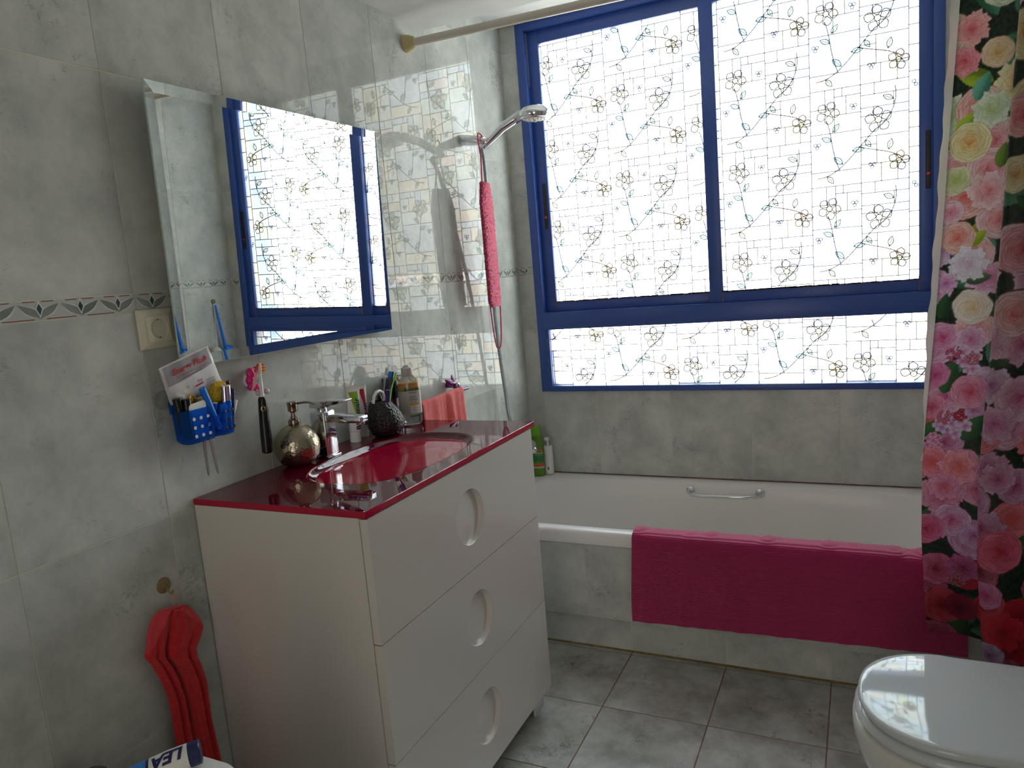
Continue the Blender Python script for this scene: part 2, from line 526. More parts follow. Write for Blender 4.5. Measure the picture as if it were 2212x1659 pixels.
def bend(ob, fn):
    """move flat lettering onto a curved surface; fn(x, y) -> point"""
    root = ob.parent
    while root.parent: root = root.parent
    off = Vector(root['_b'])
    for v in ob.data.vertices:
        q = v.co + off; v.co = Vector(fn(q.x, q.y)) - off


def sell(cx, cy, hx, hy, z, e=4.0, n=64):
    """rounded-rectangle ring (superellipse)"""
    out = []
    for i in range(n):
        t = 2 * math.pi * i / n; c, s_ = math.cos(t), math.sin(t)
        out.append((cx + hx * math.copysign(abs(c) ** (2 / e), c), cy + hy * math.copysign(abs(s_) ** (2 / e), s_), z))
    return out


# ---------------------------------------------------------------- the room
D = 2.829; TW = 0.305
ZJ = [0.0917, 0.5124, 0.9331, 1.3557, 1.3918, 1.8127, 2.237, 2.66]
RX = 1.95; AX = 1.617; YB = -0.95; ZC = 2.182; ZU = 2.3352; YC = 2.224


def tiled(mb, u0, u1, ujs, vjs, holes, place, g=0.0011, tilt=0.0011, border=True):
    """tiles as shallow boxes; place(u, v, h) -> point, h = height above the bed"""
    us = [u0] + [u for u in sorted(ujs) if u0 + 0.004 < u < u1 - 0.004] + [u1]
    for a, b in zip(us, us[1:]):
        for c, d in zip(vjs, vjs[1:]):
            if border and abs(c - 1.3557) < 1e-4: continue
            rects = [(a + g, b - g, c + g, d - g)]
            for h0, h1, k0, k1 in holes:
                nr = []
                for (p, q, r, s_) in rects:
                    if q <= h0 or p >= h1 or s_ <= k0 or r >= k1:
                        nr.append((p, q, r, s_)); continue
                    if p < h0: nr.append((p, h0, r, s_))
                    if q > h1: nr.append((h1, q, r, s_))
                    if r < k0: nr.append((max(p, h0), min(q, h1), r, k0))
                    if s_ > k1: nr.append((max(p, h0), min(q, h1), k1, s_))
                rects = nr
            ta, tb = random.uniform(-tilt, tilt), random.uniform(-tilt, tilt)
            cu, cv = (a + b) / 2, (c + d) / 2
            for (p, q, r, s_) in rects:
                if q - p < 0.003 or s_ - r < 0.003: continue
                hh = lambda u, v: 0.0009 + ta * (u - cu) + tb * (v - cv)
                e = 0.0005
                lo = [place(p, r, 0), place(q, r, 0), place(q, s_, 0), place(p, s_, 0)]
                mi_ = [place(x, y, hh(x, y) - e) for x, y in ((p, r), (q, r), (q, s_), (p, s_))]
                hi = [place(x, y, hh(x, y)) for x, y in ((p + e, r + e), (q - e, r + e), (q - e, s_ - e), (p + e, s_ - e))]
                mb.loft([lo, mi_, hi], cap0=False, mi=0)
    if border:
        for a, b in zip(us, us[1:]):
            for h in holes:
                if a >= h[0] - 0.001 and b <= h[1] + 0.001: break
            else:
                bb = b; aa = a
                for h in holes:
                    if a < h[0] < b and h[2] < 1.37 < h[3]: bb = h[0]
                    if a < h[1] < b and h[2] < 1.37 < h[3]: aa = h[1]
                band(mb, aa + g, bb - g, a, place)


def band(mb, u0, u1, start, place):
    """one strip of the leaf border between z 1.3557 and 1.3918"""
    z0, z1 = 1.3557 + 0.0009, 1.3918 - 0.0009; h = 0.0009
    mb.loft([[place(u0, z0, 0), place(u1, z0, 0), place(u1, z1, 0), place(u0, z1, 0)], [place(u0, z0, h), place(u1, z0, h), place(u1, z1, h), place(u0, z1, h)]], cap0=False, mi=1)
    H = z1 - z0; w = TW / 4
    k = 0
    while True:
        c = start + (k + 0.5) * w
        if c - w / 2 > u1: break
        k += 1

        def clip(pts): return all(u0 <= p[0] <= u1 for p in pts)

        def leaf(sg, wid, mi, hh):
            n = 12; L = []; Rr = []
            for i in range(n + 1):
                t = i / n
                uu = c + sg * w * 0.47 * t; vv = z0 + H * (0.06 + 0.76 * t ** 0.75)
                th = wid * math.sin(math.pi * t ** 0.85) * H
                L.append((uu - sg * th * 0.75, vv + th * 0.25)); Rr.append((uu + sg * th * 0.6, vv - th * 0.45))
            pts = L + Rr[::-1]
            if clip(pts): mb.poly([place(a, b, hh) for a, b in pts], mi)
        for sg in (-1, 1):
            leaf(sg, 0.40, 3, h + 0.00025); leaf(sg, 0.30, 2, h + 0.0005)
        for sc, mi, hh in ((1.35, 3, h + 0.00055), (0.9, 4, h + 0.0008)):
            pts = [(c, z0 + H * (0.52 - 0.30 * sc)), (c + H * 0.155 * sc, z0 + H * 0.58), (c, z0 + H * (0.52 + 0.36 * sc)), (c - H * 0.155 * sc, z0 + H * 0.58)]
            if clip(pts): mb.poly([place(a, b, hh) for a, b in pts], mi)
        for (a, b, zz) in ((c - w * 0.36, c - w * 0.07, z1 - H * 0.055), (c + w * 0.07, c + w * 0.36, z1 - H * 0.055), (c - w * 0.86, c - w * 0.14, z0 + H * 0.05)):
            a, b = max(a, u0), min(b, u1)
            if b - a > 0.004: mb.poly([place(x, y, h + 0.0003) for x, y in ((a, zz - H * 0.022), (b, zz - H * 0.022), (b, zz + H * 0.022), (a, zz + H * 0.022))], 5)


WM_ = [MT['tile'], MT['b_base'], MT['b_leaf'], MT['b_line'], MT['b_dark'], MT['b_red'], MT['grout']]
WM_wall = WM_
YJ = [2.529 - TW * k for k in range(14)]
# left wall
mb = MB(); mb.box(-0.12, 0, YB, D + 0.3, FZ, ZU, 6)
vj = [FZ] + ZJ[1:-1] + [ZU]
tiled(mb, YB, D - 0.0005, YJ, vj, [], lambda u, v, h: (h, u, v))
w = struct(mb.build('wall_left', WM_wall, smooth=False))
# back wall with the window opening
WX0, WX1, WZ0, WZ1 = 0.0714, 1.5458, 0.8648, ZU
XJ = [0.0026 + TW * i for i in range(6)]
mb = MB()
for a, b, c, d in ((0, WX0, FZ, ZU), (WX1, AX, FZ, ZU), (WX0, WX1, FZ, WZ0)): mb.box(a, b, D, D + 0.14, c, d, 6)
tiled(mb, 0.0005, AX - 0.0005, XJ, vj, [(WX0, WX1, WZ0, 3.0)], lambda u, v, h: (u, D - h, v))
struct(mb.build('wall_back', WM_wall, smooth=False))
# right side: short wall at the end of the bath, then the wall behind the toilet
mb = MB(); mb.box(AX, RX + 0.12, 2.16, D + 0.14, FZ, ZU, 6); mb.box(RX, RX + 0.12, YB, 2.16, FZ, ZU, 6)
tiled(mb, 2.1615, D - 0.0015, [D - TW * k for k in (1, 2, 3)], vj, [], lambda u, v, h: (AX - h, u, v))
tiled(mb, YB, 2.158, YJ, vj, [], lambda u, v, h: (RX - h, u, v))
tiled(mb, AX, RX - 0.0015, [AX], vj, [], lambda u, v, h: (u, 2.16 - h, v))
struct(mb.build('wall_right', WM_wall, smooth=False))
mb = MB()
for a in ((-0.12, 0.62, FZ, ZU), (1.44, RX + 0.12, FZ, ZU), (0.62, 1.44, 2.10, ZU)): mb.box(a[0], a[1], YB - 0.12, YB, a[2], a[3], 6)
tiled(mb, 0.0015, RX - 0.0015, XJ + [1.5276, 1.8326], vj, [(0.62, 1.44, FZ, 2.10)], lambda u, v, h: (u, YB + h, v))
struct(mb.build('wall_front', WM_wall, smooth=False))
mb = MB()
for a in ((0.62, 0.66, FZ, 2.10), (1.40, 1.44, FZ, 2.10), (0.66, 1.40, 2.06, 2.10)): mb.box(a[0], a[1], YB - 0.12, YB + 0.02, a[2], a[3])
struct(mb.build('door_1', MT['white'], base=(1.03, YB, FZ), bevel=0.002))
# unseen box added behind the doorway to keep sky light from leaking in
mb = MB(); mb.box(0.4, 1.7, YB - 0.30, YB - 0.22, FZ, ZU)
for a in ((0.4, 0.5, FZ, ZU), (1.6, 1.7, FZ, ZU), (0.5, 1.6, FZ - 0.1, FZ - 0.002), (0.5, 1.6, ZU, ZU + 0.1)): mb.box(a[0], a[1], YB - 0.22, YB - 0.12, a[2], a[3])
struct(mb.build('doorway_light_block', MT['plaster'], smooth=False))
# ceilings: the lower one stops over the bath edge
mb = MB(); mb.box(-0.12, RX + 0.12, YB - 0.12, YC, ZC, ZU + 0.1); struct(mb.build('ceiling', MT['plaster'], smooth=False))
mb = MB(); mb.box(-0.12, RX + 0.12, YC, D + 0.14, ZU, ZU + 0.1); struct(mb.build('trim_1', MT['plaster'], smooth=False))
# floor
mb = MB(); mb.box(-0.12, RX + 0.12, YB - 0.12, D + 0.14, FZ - 0.1, FZ - 0.0014, 1)
fxj = [0.5955 + 0.3045 * k for k in range(-2, 6)]; fyj = [1.8776 + 0.3045 * k for k in range(-10, 4)]
tiled(mb, 0.0, RX, fxj, fyj + [2.6], [], lambda u, v, h: (u, v, FZ - 0.0014 + h), g=0.0016, tilt=0.0006, border=False)
struct(mb.build('floor', [MT['floor_tile'], MT['grout_red']], smooth=False))

# ---------------------------------------------------------------- window
win = thing('window_1', 'blue aluminium sliding window with flower patterned glass film over the bath', 'window', (0.81, D, 0.8648))
del win['label']; del win['category']; struct(win)
BL, BD, PU = MT['blue'], MT['blue_dirty'], MT['putty']
FY0, FY1 = D - 0.010, D + 0.075


def bar(mb, x0, x1, z0, z1, y0, y1, mi=0): return mb.box(x0, x1, y0, y1, z0, z1, mi)


mb = MB()
bar(mb, WX0, 0.107, WZ0, ZU - 0.001, FY0, FY1); bar(mb, 1.513, WX1, WZ0, ZU - 0.001, FY0, FY1)
bar(mb, 0.107, 1.513, 2.306, ZU - 0.001, FY0, FY1)
bar(mb, 0.107, 1.513, WZ0, 0.888, FY0, FY1)
bar(mb, 0.107, 0.119, 0.888, 1.127, FY0 + 0.004, FY1); bar(mb, 1.497, 1.513, 0.888, 1.127, FY0 + 0.004, FY1)
fr = mb.build('frame', BL, win, bevel=0.0016)
mb = MB()
bar(mb, 0.100, 1.5135, 1.126, 1.197, FY0 - 0.004, FY1); bar(mb, 0.100, 1.5135, 1.136, 1.140, FY0 - 0.0055, FY0)
mb.build('transom', BL, win, bevel=0.0014)
mb = MB()
bar(mb, 0.1075, 0.1095, 2.10, 2.30, D + 0.01, D + 0.02)
random.seed(5)
for k in range(46):                                  # worn paint along the edges
    x = random.uniform(0.12, 1.48); l = random.uniform(0.004, 0.05); z = random.choice((1.1262, 1.128, 1.1385, 1.1955, 0.8655, 0.886, 0.8675))
    y = FY0 - (0.0044 if z > 1 else 0.0003)
    bar(mb, x, min(x + l, 1.49), z, z + random.uniform(0.0006, 0.0016), y, y + 0.001)
for k in range(30):
    z = random.uniform(0.88, 1.14); l = random.uniform(0.004, 0.03); x = random.choice((0.1075, 0.1105, 1.5125, 1.5085))
    bar(mb, x, x + random.uniform(0.0006, 0.0018), z, z + l, FY0 - 0.0045, FY0 - 0.0035)
mb.build('worn_paint', BD, win, smooth=False)


def sash(name, x0, x1, g0, g1, y, zt=2.306, zb=1.197):
    """sliding leaf; x0..x1 outer, g0..g1 glass"""
    mb = MB()
    for a in ((x0, g0, zb, zt), (g1, x1, zb, zt), (g0, g1, 2.256, zt), (g0, g1, zb, 1.238)): bar(mb, a[0], a[1], a[2], a[3], y, y + 0.028)
    s_ = mb.build(name, BL, win, bevel=0.002)
    mb = MB()
    for i in range(60):
        x = g0 + (g1 - g0) * (i + random.random()) / 60
        mb.box(x - 0.012, x + 0.012, y - 0.0006, y + 0.0012, 1.2365 + random.uniform(-0.0015, 0.0), 1.2385 + random.uniform(0, 0.0028))
    mb.box(g0 - 0.003, g0 + 0.0006, y - 0.0006, y + 0.001, 1.20, 1.252); mb.box(g1 - 0.001, g1 + 0.002, y - 0.0006, y + 0.001, 1.20, 1.25)
    mb.build('glazing_dirt', PU, s_, smooth=False)
    return s_


SL = sash('sash', 0.1073, 0.832, 0.154, 0.7815, D + 0.020)
SR = sash('sash', 0.7815, 1.5135, 0.832, 1.473, D + 0.003)
for (x, zc, y, s_) in ((0.1365, 1.628, D + 0.020, SL), (1.4995, 1.624, D + 0.003, SR)):
    lt = MB().box(x - 0.0075, x + 0.0075, y - 0.004, y + 0.001, zc - 0.092, zc + 0.092).build('latch', MT['latch'], s_, bevel=0.002)
    mb = MB().box(x - 0.005, x + 0.005, y - 0.0046, y - 0.003, zc - 0.048, zc - 0.040).build('latch_mark', MT['red_plastic'], s_)


def pane(x0, x1, z0, z1, y, parent, seed, ang=0):
    """the glass itself and, on its inner face, the leaded-look film"""
    g = MB().box(x0, x1, y + 0.004, y + 0.008, z0, z1).build('glass', MT['glass'], parent, smooth=False)
    rd = random.Random(seed); mb = MB(); LW = 0.0018
    yb, ys, yl = y + 0.0034, y + 0.0031, y + 0.0028
    cell_u, cell_v = 0.30, 0.32

    def rect(a, b, c, d, mi, yy): mb.poly([(a, yy, c), (b, yy, c), (b, yy, d), (a, yy, d)], mi)

    def line(pts, wd=LW):
        for (a, b), (c, d) in zip(pts, pts[1:]):
            dx, dz = c - a, d - b; L = math.hypot(dx, dz)
            if L < 1e-6: continue
            nx, nz = -dz / L * wd, dx / L * wd; ex, ez = dx / L * wd * 0.5, dz / L * wd * 0.5
            q = [(a - ex + nx, b - ez + nz), (a - ex - nx, b - ez - nz), (c + ex - nx, d + ez - nz), (c + ex + nx, d + ez + nz)]
            q = [(min(max(p[0], x0), x1), min(max(p[1], z0), z1)) for p in q]
            if abs((q[2][0] - q[0][0]) * (q[3][1] - q[1][1]) - (q[2][1] - q[0][1]) * (q[3][0] - q[1][0])) > 1e-9:
                mb.poly([(p[0], yl, p[1]) for p in q], NL)
    NL, NP, NC, NF, NB = len(MF), len(MF) + 1, len(MF) + 2, len(MF) + 3, len(MF) + 4
    # leaded background of small rectangles, the same in every repeat
    lay = random.Random(3); rects = []

    def split(a, b, c, d, dep):
        w_, h_ = b - a, d - c
        if dep > 5 or (w_ < 0.07 and h_ < 0.07) or (dep > 2 and lay.random() < 0.28):
            rects.append((a, b, c, d, lay.choices(range(9), (14, 14, 10, 20, 20, 8, 8, 4, 4))[0])); return
        if (w_ > h_) != (lay.random() < 0.25) and w_ > 0.035:
            m = a + w_ * lay.uniform(0.25, 0.75); split(a, m, c, d, dep + 1); split(m, b, c, d, dep + 1)
        elif h_ > 0.035:
            m = c + h_ * lay.uniform(0.25, 0.75); split(a, b, c, m, dep + 1); split(a, b, m, d, dep + 1)
        else:
            rects.append((a, b, c, d, lay.randrange(9)))
    split(0, cell_u, 0, cell_v, 0)
    ox, oz = x0 - rd.uniform(0, cell_u), z0 - rd.uniform(0, cell_v)

    def petals(cx, cz, r, rot, n=5):
        for k in range(n):
            a = rot + 2 * math.pi * k / n; pts = []
            m = 9
            for i in range(m + 1):
                t = i / m; pts.append((r * (0.22 + 0.78 * t), r * 0.36 * math.sin(math.pi * t ** 1.15) ** 0.8))
            out = pts + [(p, -q) for p, q in pts[::-1][1:-1]]
            P_ = [(cx + p * math.cos(a) - q * math.sin(a), cz + p * math.sin(a) + q * math.cos(a)) for p, q in out]
            if all(x0 < p[0] < x1 and z0 < p[1] < z1 for p in P_): mb.poly([(p[0], ys, p[1]) for p in P_], NP); line(P_ + P_[:1])
        c_ = [(cx + r * 0.24 * math.cos(2 * math.pi * i / 10), cz + r * 0.24 * math.sin(2 * math.pi * i / 10)) for i in range(10)]
        if all(x0 < p[0] < x1 and z0 < p[1] < z1 for p in c_): mb.poly([(p[0], ys - 0.0002, p[1]) for p in c_], NC); line(c_ + c_[:1])

    def leafp(cx, cz, L, a):
        m = 8; A = [(L * i / m, L * 0.24 * math.sin(math.pi * i / m)) for i in range(m + 1)]
        o = A + [(p, -q) for p, q in A[::-1][1:-1]]
        P_ = [(cx + p * math.cos(a) - q * math.sin(a), cz + p * math.sin(a) + q * math.cos(a)) for p, q in o]
        if all(x0 < p[0] < x1 and z0 < p[1] < z1 for p in P_):
            mb.poly([(p[0], ys, p[1]) for p in P_], NF); line(P_ + P_[:1]); line([P_[0], (cx + L * 0.8 * math.cos(a), cz + L * 0.8 * math.sin(a))], LW * 0.7)

    def berries(cx, cz):
        for k in range(3):
            a = 2.1 * k + 0.5; r = 0.0052; bx, bz = cx + 0.0066 * math.cos(a), cz + 0.0066 * math.sin(a)
            c_ = [(bx + r * math.cos(2 * math.pi * i / 10), bz + r * math.sin(2 * math.pi * i / 10)) for i in range(10)]
            if all(x0 < p[0] < x1 and z0 < p[1] < z1 for p in c_): mb.poly([(p[0], ys, p[1]) for p in c_], NB); line(c_ + c_[:1], LW * 0.8)

    def cv(pts, n=10):
        """smooth curve through four control points"""
        out = []
        for i in range(n + 1):
            t = i / n; a, b, c, d = pts
            out.append(tuple((1 - t) ** 3 * a[k] + 3 * (1 - t) ** 2 * t * b[k] + 3 * (1 - t) * t * t * c[k] + t ** 3 * d[k] for k in (0, 1)))
        return [p for p in out if x0 < p[0] < x1 and z0 < p[1] < z1]
    for iu in range(-1, int((x1 - x0) / cell_u) + 3):
        for iv in range(-1, int((z1 - z0) / cell_v) + 3):
            bx, bz = ox + iu * cell_u, oz + iv * cell_v + (iu % 2) * cell_v * 0.5
            for (a, b, c, d, mi) in rects:
                a, b, c, d = max(bx + a, x0), min(bx + b, x1), max(bz + c, z0), min(bz + d, z1)
                if b - a < 1e-4 or d - c < 1e-4: continue
                rect(a, b, c, d, mi, yb)
                if a > x0: line([(a, c), (a, d)])
                if c > z0: line([(a, c), (b, c)])
            q = lambda u, v: (bx + u, bz + v)
            for c4 in ((q(.02, .03), q(.09, .03), q(.13, .10), q(.20, .17)), (q(.09, .05), q(.06, .13), q(.07, .17), q(.05, .22)), (q(.20, .17), q(.24, .19), q(.27, .24), q(.26, .30)), (q(.15, .12), q(.20, .10), q(.24, .10), q(.28, .07))):
                l = cv(c4)
                if len(l) > 1: line(l, LW * 1.2)
            petals(*q(.21, .20), 0.042, 0.4); petals(*q(.055, .245), 0.038, 1.1); petals(*q(.27, .06), 0.033, 0.1)
            for (u, v, L, a) in ((.10, .07, .038, 2.4), (.13, .11, .036, 0.1), (.066, .15, .034, 2.7), (.07, .18, .032, 0.9), (.24, .10, .034, 1.3), (.255, .26, .034, 2.7), (.05, .035, .032, -0.9), (.17, .14, .030, -1.0)):
                leafp(*q(u, v), L, a)
            berries(*q(.135, .255)); berries(*q(.19, .055)); berries(*q(.02, .14))
    return mb.build('patterned_film', MF + [MF_line, MF_pet, MF_cen, MF_leaf, MF_berry], parent, smooth=False)


pane(0.154, 0.7815, 1.238, 2.256, D + 0.030, SL, 1)
pane(0.832, 1.473, 1.238, 2.256, D + 0.013, SR, 2)
pane(0.119, 1.497, 0.888, 1.126, D + 0.013, win, 3)


# ---------------------------------------------------------------- bathtub, its tiled front
TY = 2.169; TZ = 0.5126
tub = thing('bathtub', 'white enamelled bathtub built in under the window', 'bathtub', (0.81, 2.5, FZ))
rings = []
cx, cy = 0.807, (TY + D) / 2; hx, hy = 0.8065, (D - TY) / 2 - 0.0015


def rr(hx_, hy_, z, e, dx=0, dy=0): return sell(cx + dx, cy + dy, hx_, hy_, z, e, 96)


mb = MB()
mb.loft([rr(hx - 0.002, hy - 0.001, TZ - 0.045, 60), rr(hx, hy, TZ - 0.038, 60), rr(hx, hy, TZ - 0.014, 60), rr(hx - 0.001, hy - 0.004, TZ - 0.004, 60), rr(hx - 0.003, hy - 0.012, TZ, 50),
         rr(hx - 0.065, hy - 0.048, TZ - 0.002, 9, 0.0), rr(hx - 0.075, hy - 0.055, TZ - 0.008, 7.5, 0.0), rr(hx - 0.083, hy - 0.062, TZ - 0.024, 6.5, 0.0),
         rr(hx - 0.093, hy - 0.070, TZ - 0.09, 5.5, 0.0), rr(hx - 0.125, hy - 0.085, TZ - 0.24, 5, 0.0), rr(hx - 0.175, hy - 0.11, TZ - 0.335, 4.5, 0.0),
         rr(hx - 0.23, hy - 0.15, TZ - 0.365, 4, 0.0), rr(hx - 0.5, hy - 0.25, TZ - 0.375, 3, 0.0)], cap0=False)
mb.build('basin', MT['enamel'], tub, angle=60)
gb = MB()
a_, b_ = (0.691, 2.752, 0.478), (0.947, 2.752, 0.483)
gb.tube([(0.691, 2.756, 0.480), (0.700, 2.722, 0.478), (0.735, 2.710, 0.478), (0.82, 2.707, 0.479), (0.905, 2.710, 0.481), (0.940, 2.722, 0.482), (0.948, 2.756, 0.483)], [0.009, 0.0085, 0.007, 0.007, 0.007, 0.0085, 0.009], 14)
for a in ((0.691, 2.748, 0.480), (0.948, 2.748, 0.483)): gb.lathe([(0.017, 0), (0.017, 0.004), (0.013, 0.009), (0.008, 0.012)], (a[0], a[1] + 0.014, a[2]), (0, -1, 0), 24)
gb.build('grab_handle', MT['chrome'], tub)
# front panel of tiles with a recessed plinth
mb = MB(); mb.box(0.002, AX - 0.002, TY + 0.008, 2.27, 0.2104, TZ - 0.046, 6); mb.box(0.002, AX - 0.002, 2.204, 2.30, FZ, 0.2104, 6)
xa = [0.4595 + TW * k for k in range(-1, 5)]
tiled(mb, 0.003, AX - 0.003, xa, [0.2104, TZ - 0.047], [], lambda u, v, h: (u, TY + 0.008 - h, v), border=False)
tiled(mb, 0.003, AX - 0.003, [0.29 + TW * k for k in range(-1, 5)], [FZ + 0.002, 0.2090], [], lambda u, v, h: (u, 2.204 - h, v), border=False, tilt=0.0005)
struct(mb.build('trim_2', WM_wall, smooth=False))

MT['ochre'] = mat('aged_sealant', (122, 100, 52), 0.8, var=(30, 0.4)); MT['rust'] = mat('reddish_sealant', (110, 70, 62), 0.8, var=(30, 0.5))
struct(MB().tube([(0.01, 2.2015, FZ + 0.001), (0.6, 2.2015, FZ + 0.001), (AX - 0.01, 2.2015, FZ + 0.001)], 0.003, 8).build('trim_4', MT['ochre']))
struct(MB().tube([(0.01, D - 0.002, TZ + 0.0005), (0.8, D - 0.002, TZ + 0.0005), (AX - 0.01, D - 0.002, TZ + 0.0005)], 0.0018, 8).build('trim_5', MT['rust']))

# ---------------------------------------------------------------- bath mat over the rim
mt = MB()
sec = [(2.262, 0.438), (2.250, 0.470), (2.241, 0.500), (2.232, 0.518), (2.220, 0.5235), (2.200, 0.5235), (2.180, 0.5215), (2.164, 0.514), (2.158, 0.500), (2.156, 0.47), (2.155, 0.42), (2.154, 0.37), (2.154, 0.32), (2.153, 0.27), (2.152, 0.232)]
secL = [0]
for a, b in zip(sec, sec[1:]): secL.append(secL[-1] + math.hypot(b[0] - a[0], b[1] - a[1]))


def secat(t):
    s_ = t * secL[-1]
    for i in range(len(sec) - 1):
        if s_ <= secL[i + 1] or i == len(sec) - 2:
            f = (s_ - secL[i]) / (secL[i + 1] - secL[i]); return (sec[i][0] + (sec[i + 1][0] - sec[i][0]) * f, sec[i][1] + (sec[i + 1][1] - sec[i][1]) * f)


def matf(u, t):
    y, z = secat(t)
    x = 0.6245 + u * (1.536 - 0.6245) + 0.006 * math.sin(t * 5) * (1 - u) + (0.010 * t * u)
    wv = 0.0030 * math.sin(u * 30 + t * 3) + 0.0018 * math.sin(u * 71 + 1)
    if t > 0.62: y -= abs(wv) * (t - 0.62) * 2.4
    else: z += max(0, wv) * (1.0 if t > 0.2 else 0.3)
    if 0.83 < u < 0.9 and t < 0.45: z -= 0.007 * math.sin((u - 0.83) / 0.07 * math.pi)
    z += 0.006 * (u - 0.5) * (t > 0.6) + 0.024 * u * max(0, (t - 0.45)) * 1.3
    return (x, y, z)


mt.grid(matf, 150, 90, back=(0, -0.0052, 0.0008))
mo = mt.build('bath_mat', MT['magenta'], base=(1.08, 2.19, 0.51), angle=60)
tag(mo, 'magenta ribbed cotton bath mat hung over the rim of the bathtub', 'bath mat')

# ---------------------------------------------------------------- shower rod and curtain
rod = thing('shower_rod', 'cream shower curtain rod running wall to wall above the bath', 'curtain rod', (0.0, 2.11, 2.114))
ROD_Z0, ROD_Z1 = 2.114, 2.070
MB().cyl((0.02, 2.110, ROD_Z0 - 0.0005), (RX - 0.02, 2.094, ROD_Z1), 0.0125, n=28).build('rod', MT['rod'], rod)
for x, y, z, s_ in ((0.0015, 2.110, ROD_Z0, 1), (RX - 0.0015, 2.094, ROD_Z1, -1)):
    MB().lathe([(0.026, 0), (0.027, 0.004), (0.024, 0.018), (0.018, 0.031), (0.0150, 0.036)], (x, y, z), (s_, 0, 0), 28).build('rubber_end', MT['rubber'], rod)

cur = thing('shower_curtain', 'shower curtain printed with pink, cream and red roses hanging outside the bath', 'shower curtain', (1.56, 2.05, 0.34))
KZ = [(0.30, 1.452), (0.38, 1.443), (0.60, 1.433), (0.80, 1.435), (0.98, 1.448), (1.16, 1.463), (1.44, 1.482), (1.60, 1.491), (1.91, 1.512), (2.09, 1.520)]


def xedge(z):
    for (a, p), (b, q) in zip(KZ, KZ[1:]):
        if z <= b: return p + (q - p) * (z - a) / (b - a)
    return KZ[-1][1]


PATH = [(0.0, 2.100), (0.03, 2.104), (0.07, 2.109), (0.108, 2.106), (0.135, 2.094), (0.148, 2.066), (0.138, 2.035), (0.118, 2.012), (0.1065, 1.995), (0.114, 1.980), (0.145, 1.972), (0.185, 1.984), (0.225, 2.012), (0.262, 2.046), (0.295, 2.040), (0.315, 2.005), (0.345, 1.975), (0.385, 1.985), (0.42, 2.03)]
# smooth the path
pp = np.array(PATH)
for _ in range(2):
    q = [pp[0]]
    for a, b in zip(pp, pp[1:]): q += [a * 0.75 + b * 0.25, a * 0.25 + b * 0.75]
    q.append(pp[-1]); pp = np.array(q)
seg = np.r_[0, np.cumsum(np.hypot(*np.diff(pp, axis=0).T))]
CL = seg[-1]
DS, DZ = 0.0017, 0.0021
NU = int(CL / DS); ss = np.linspace(0, CL, NU + 1)
px_ = np.interp(ss, seg, pp[:, 0]); py_ = np.interp(ss, seg, pp[:, 1])
CZ0, CZ1 = 0.332, 2.062
NV = int((CZ1 - CZ0) / DZ); zz = np.linspace(CZ0, CZ1, NV + 1)


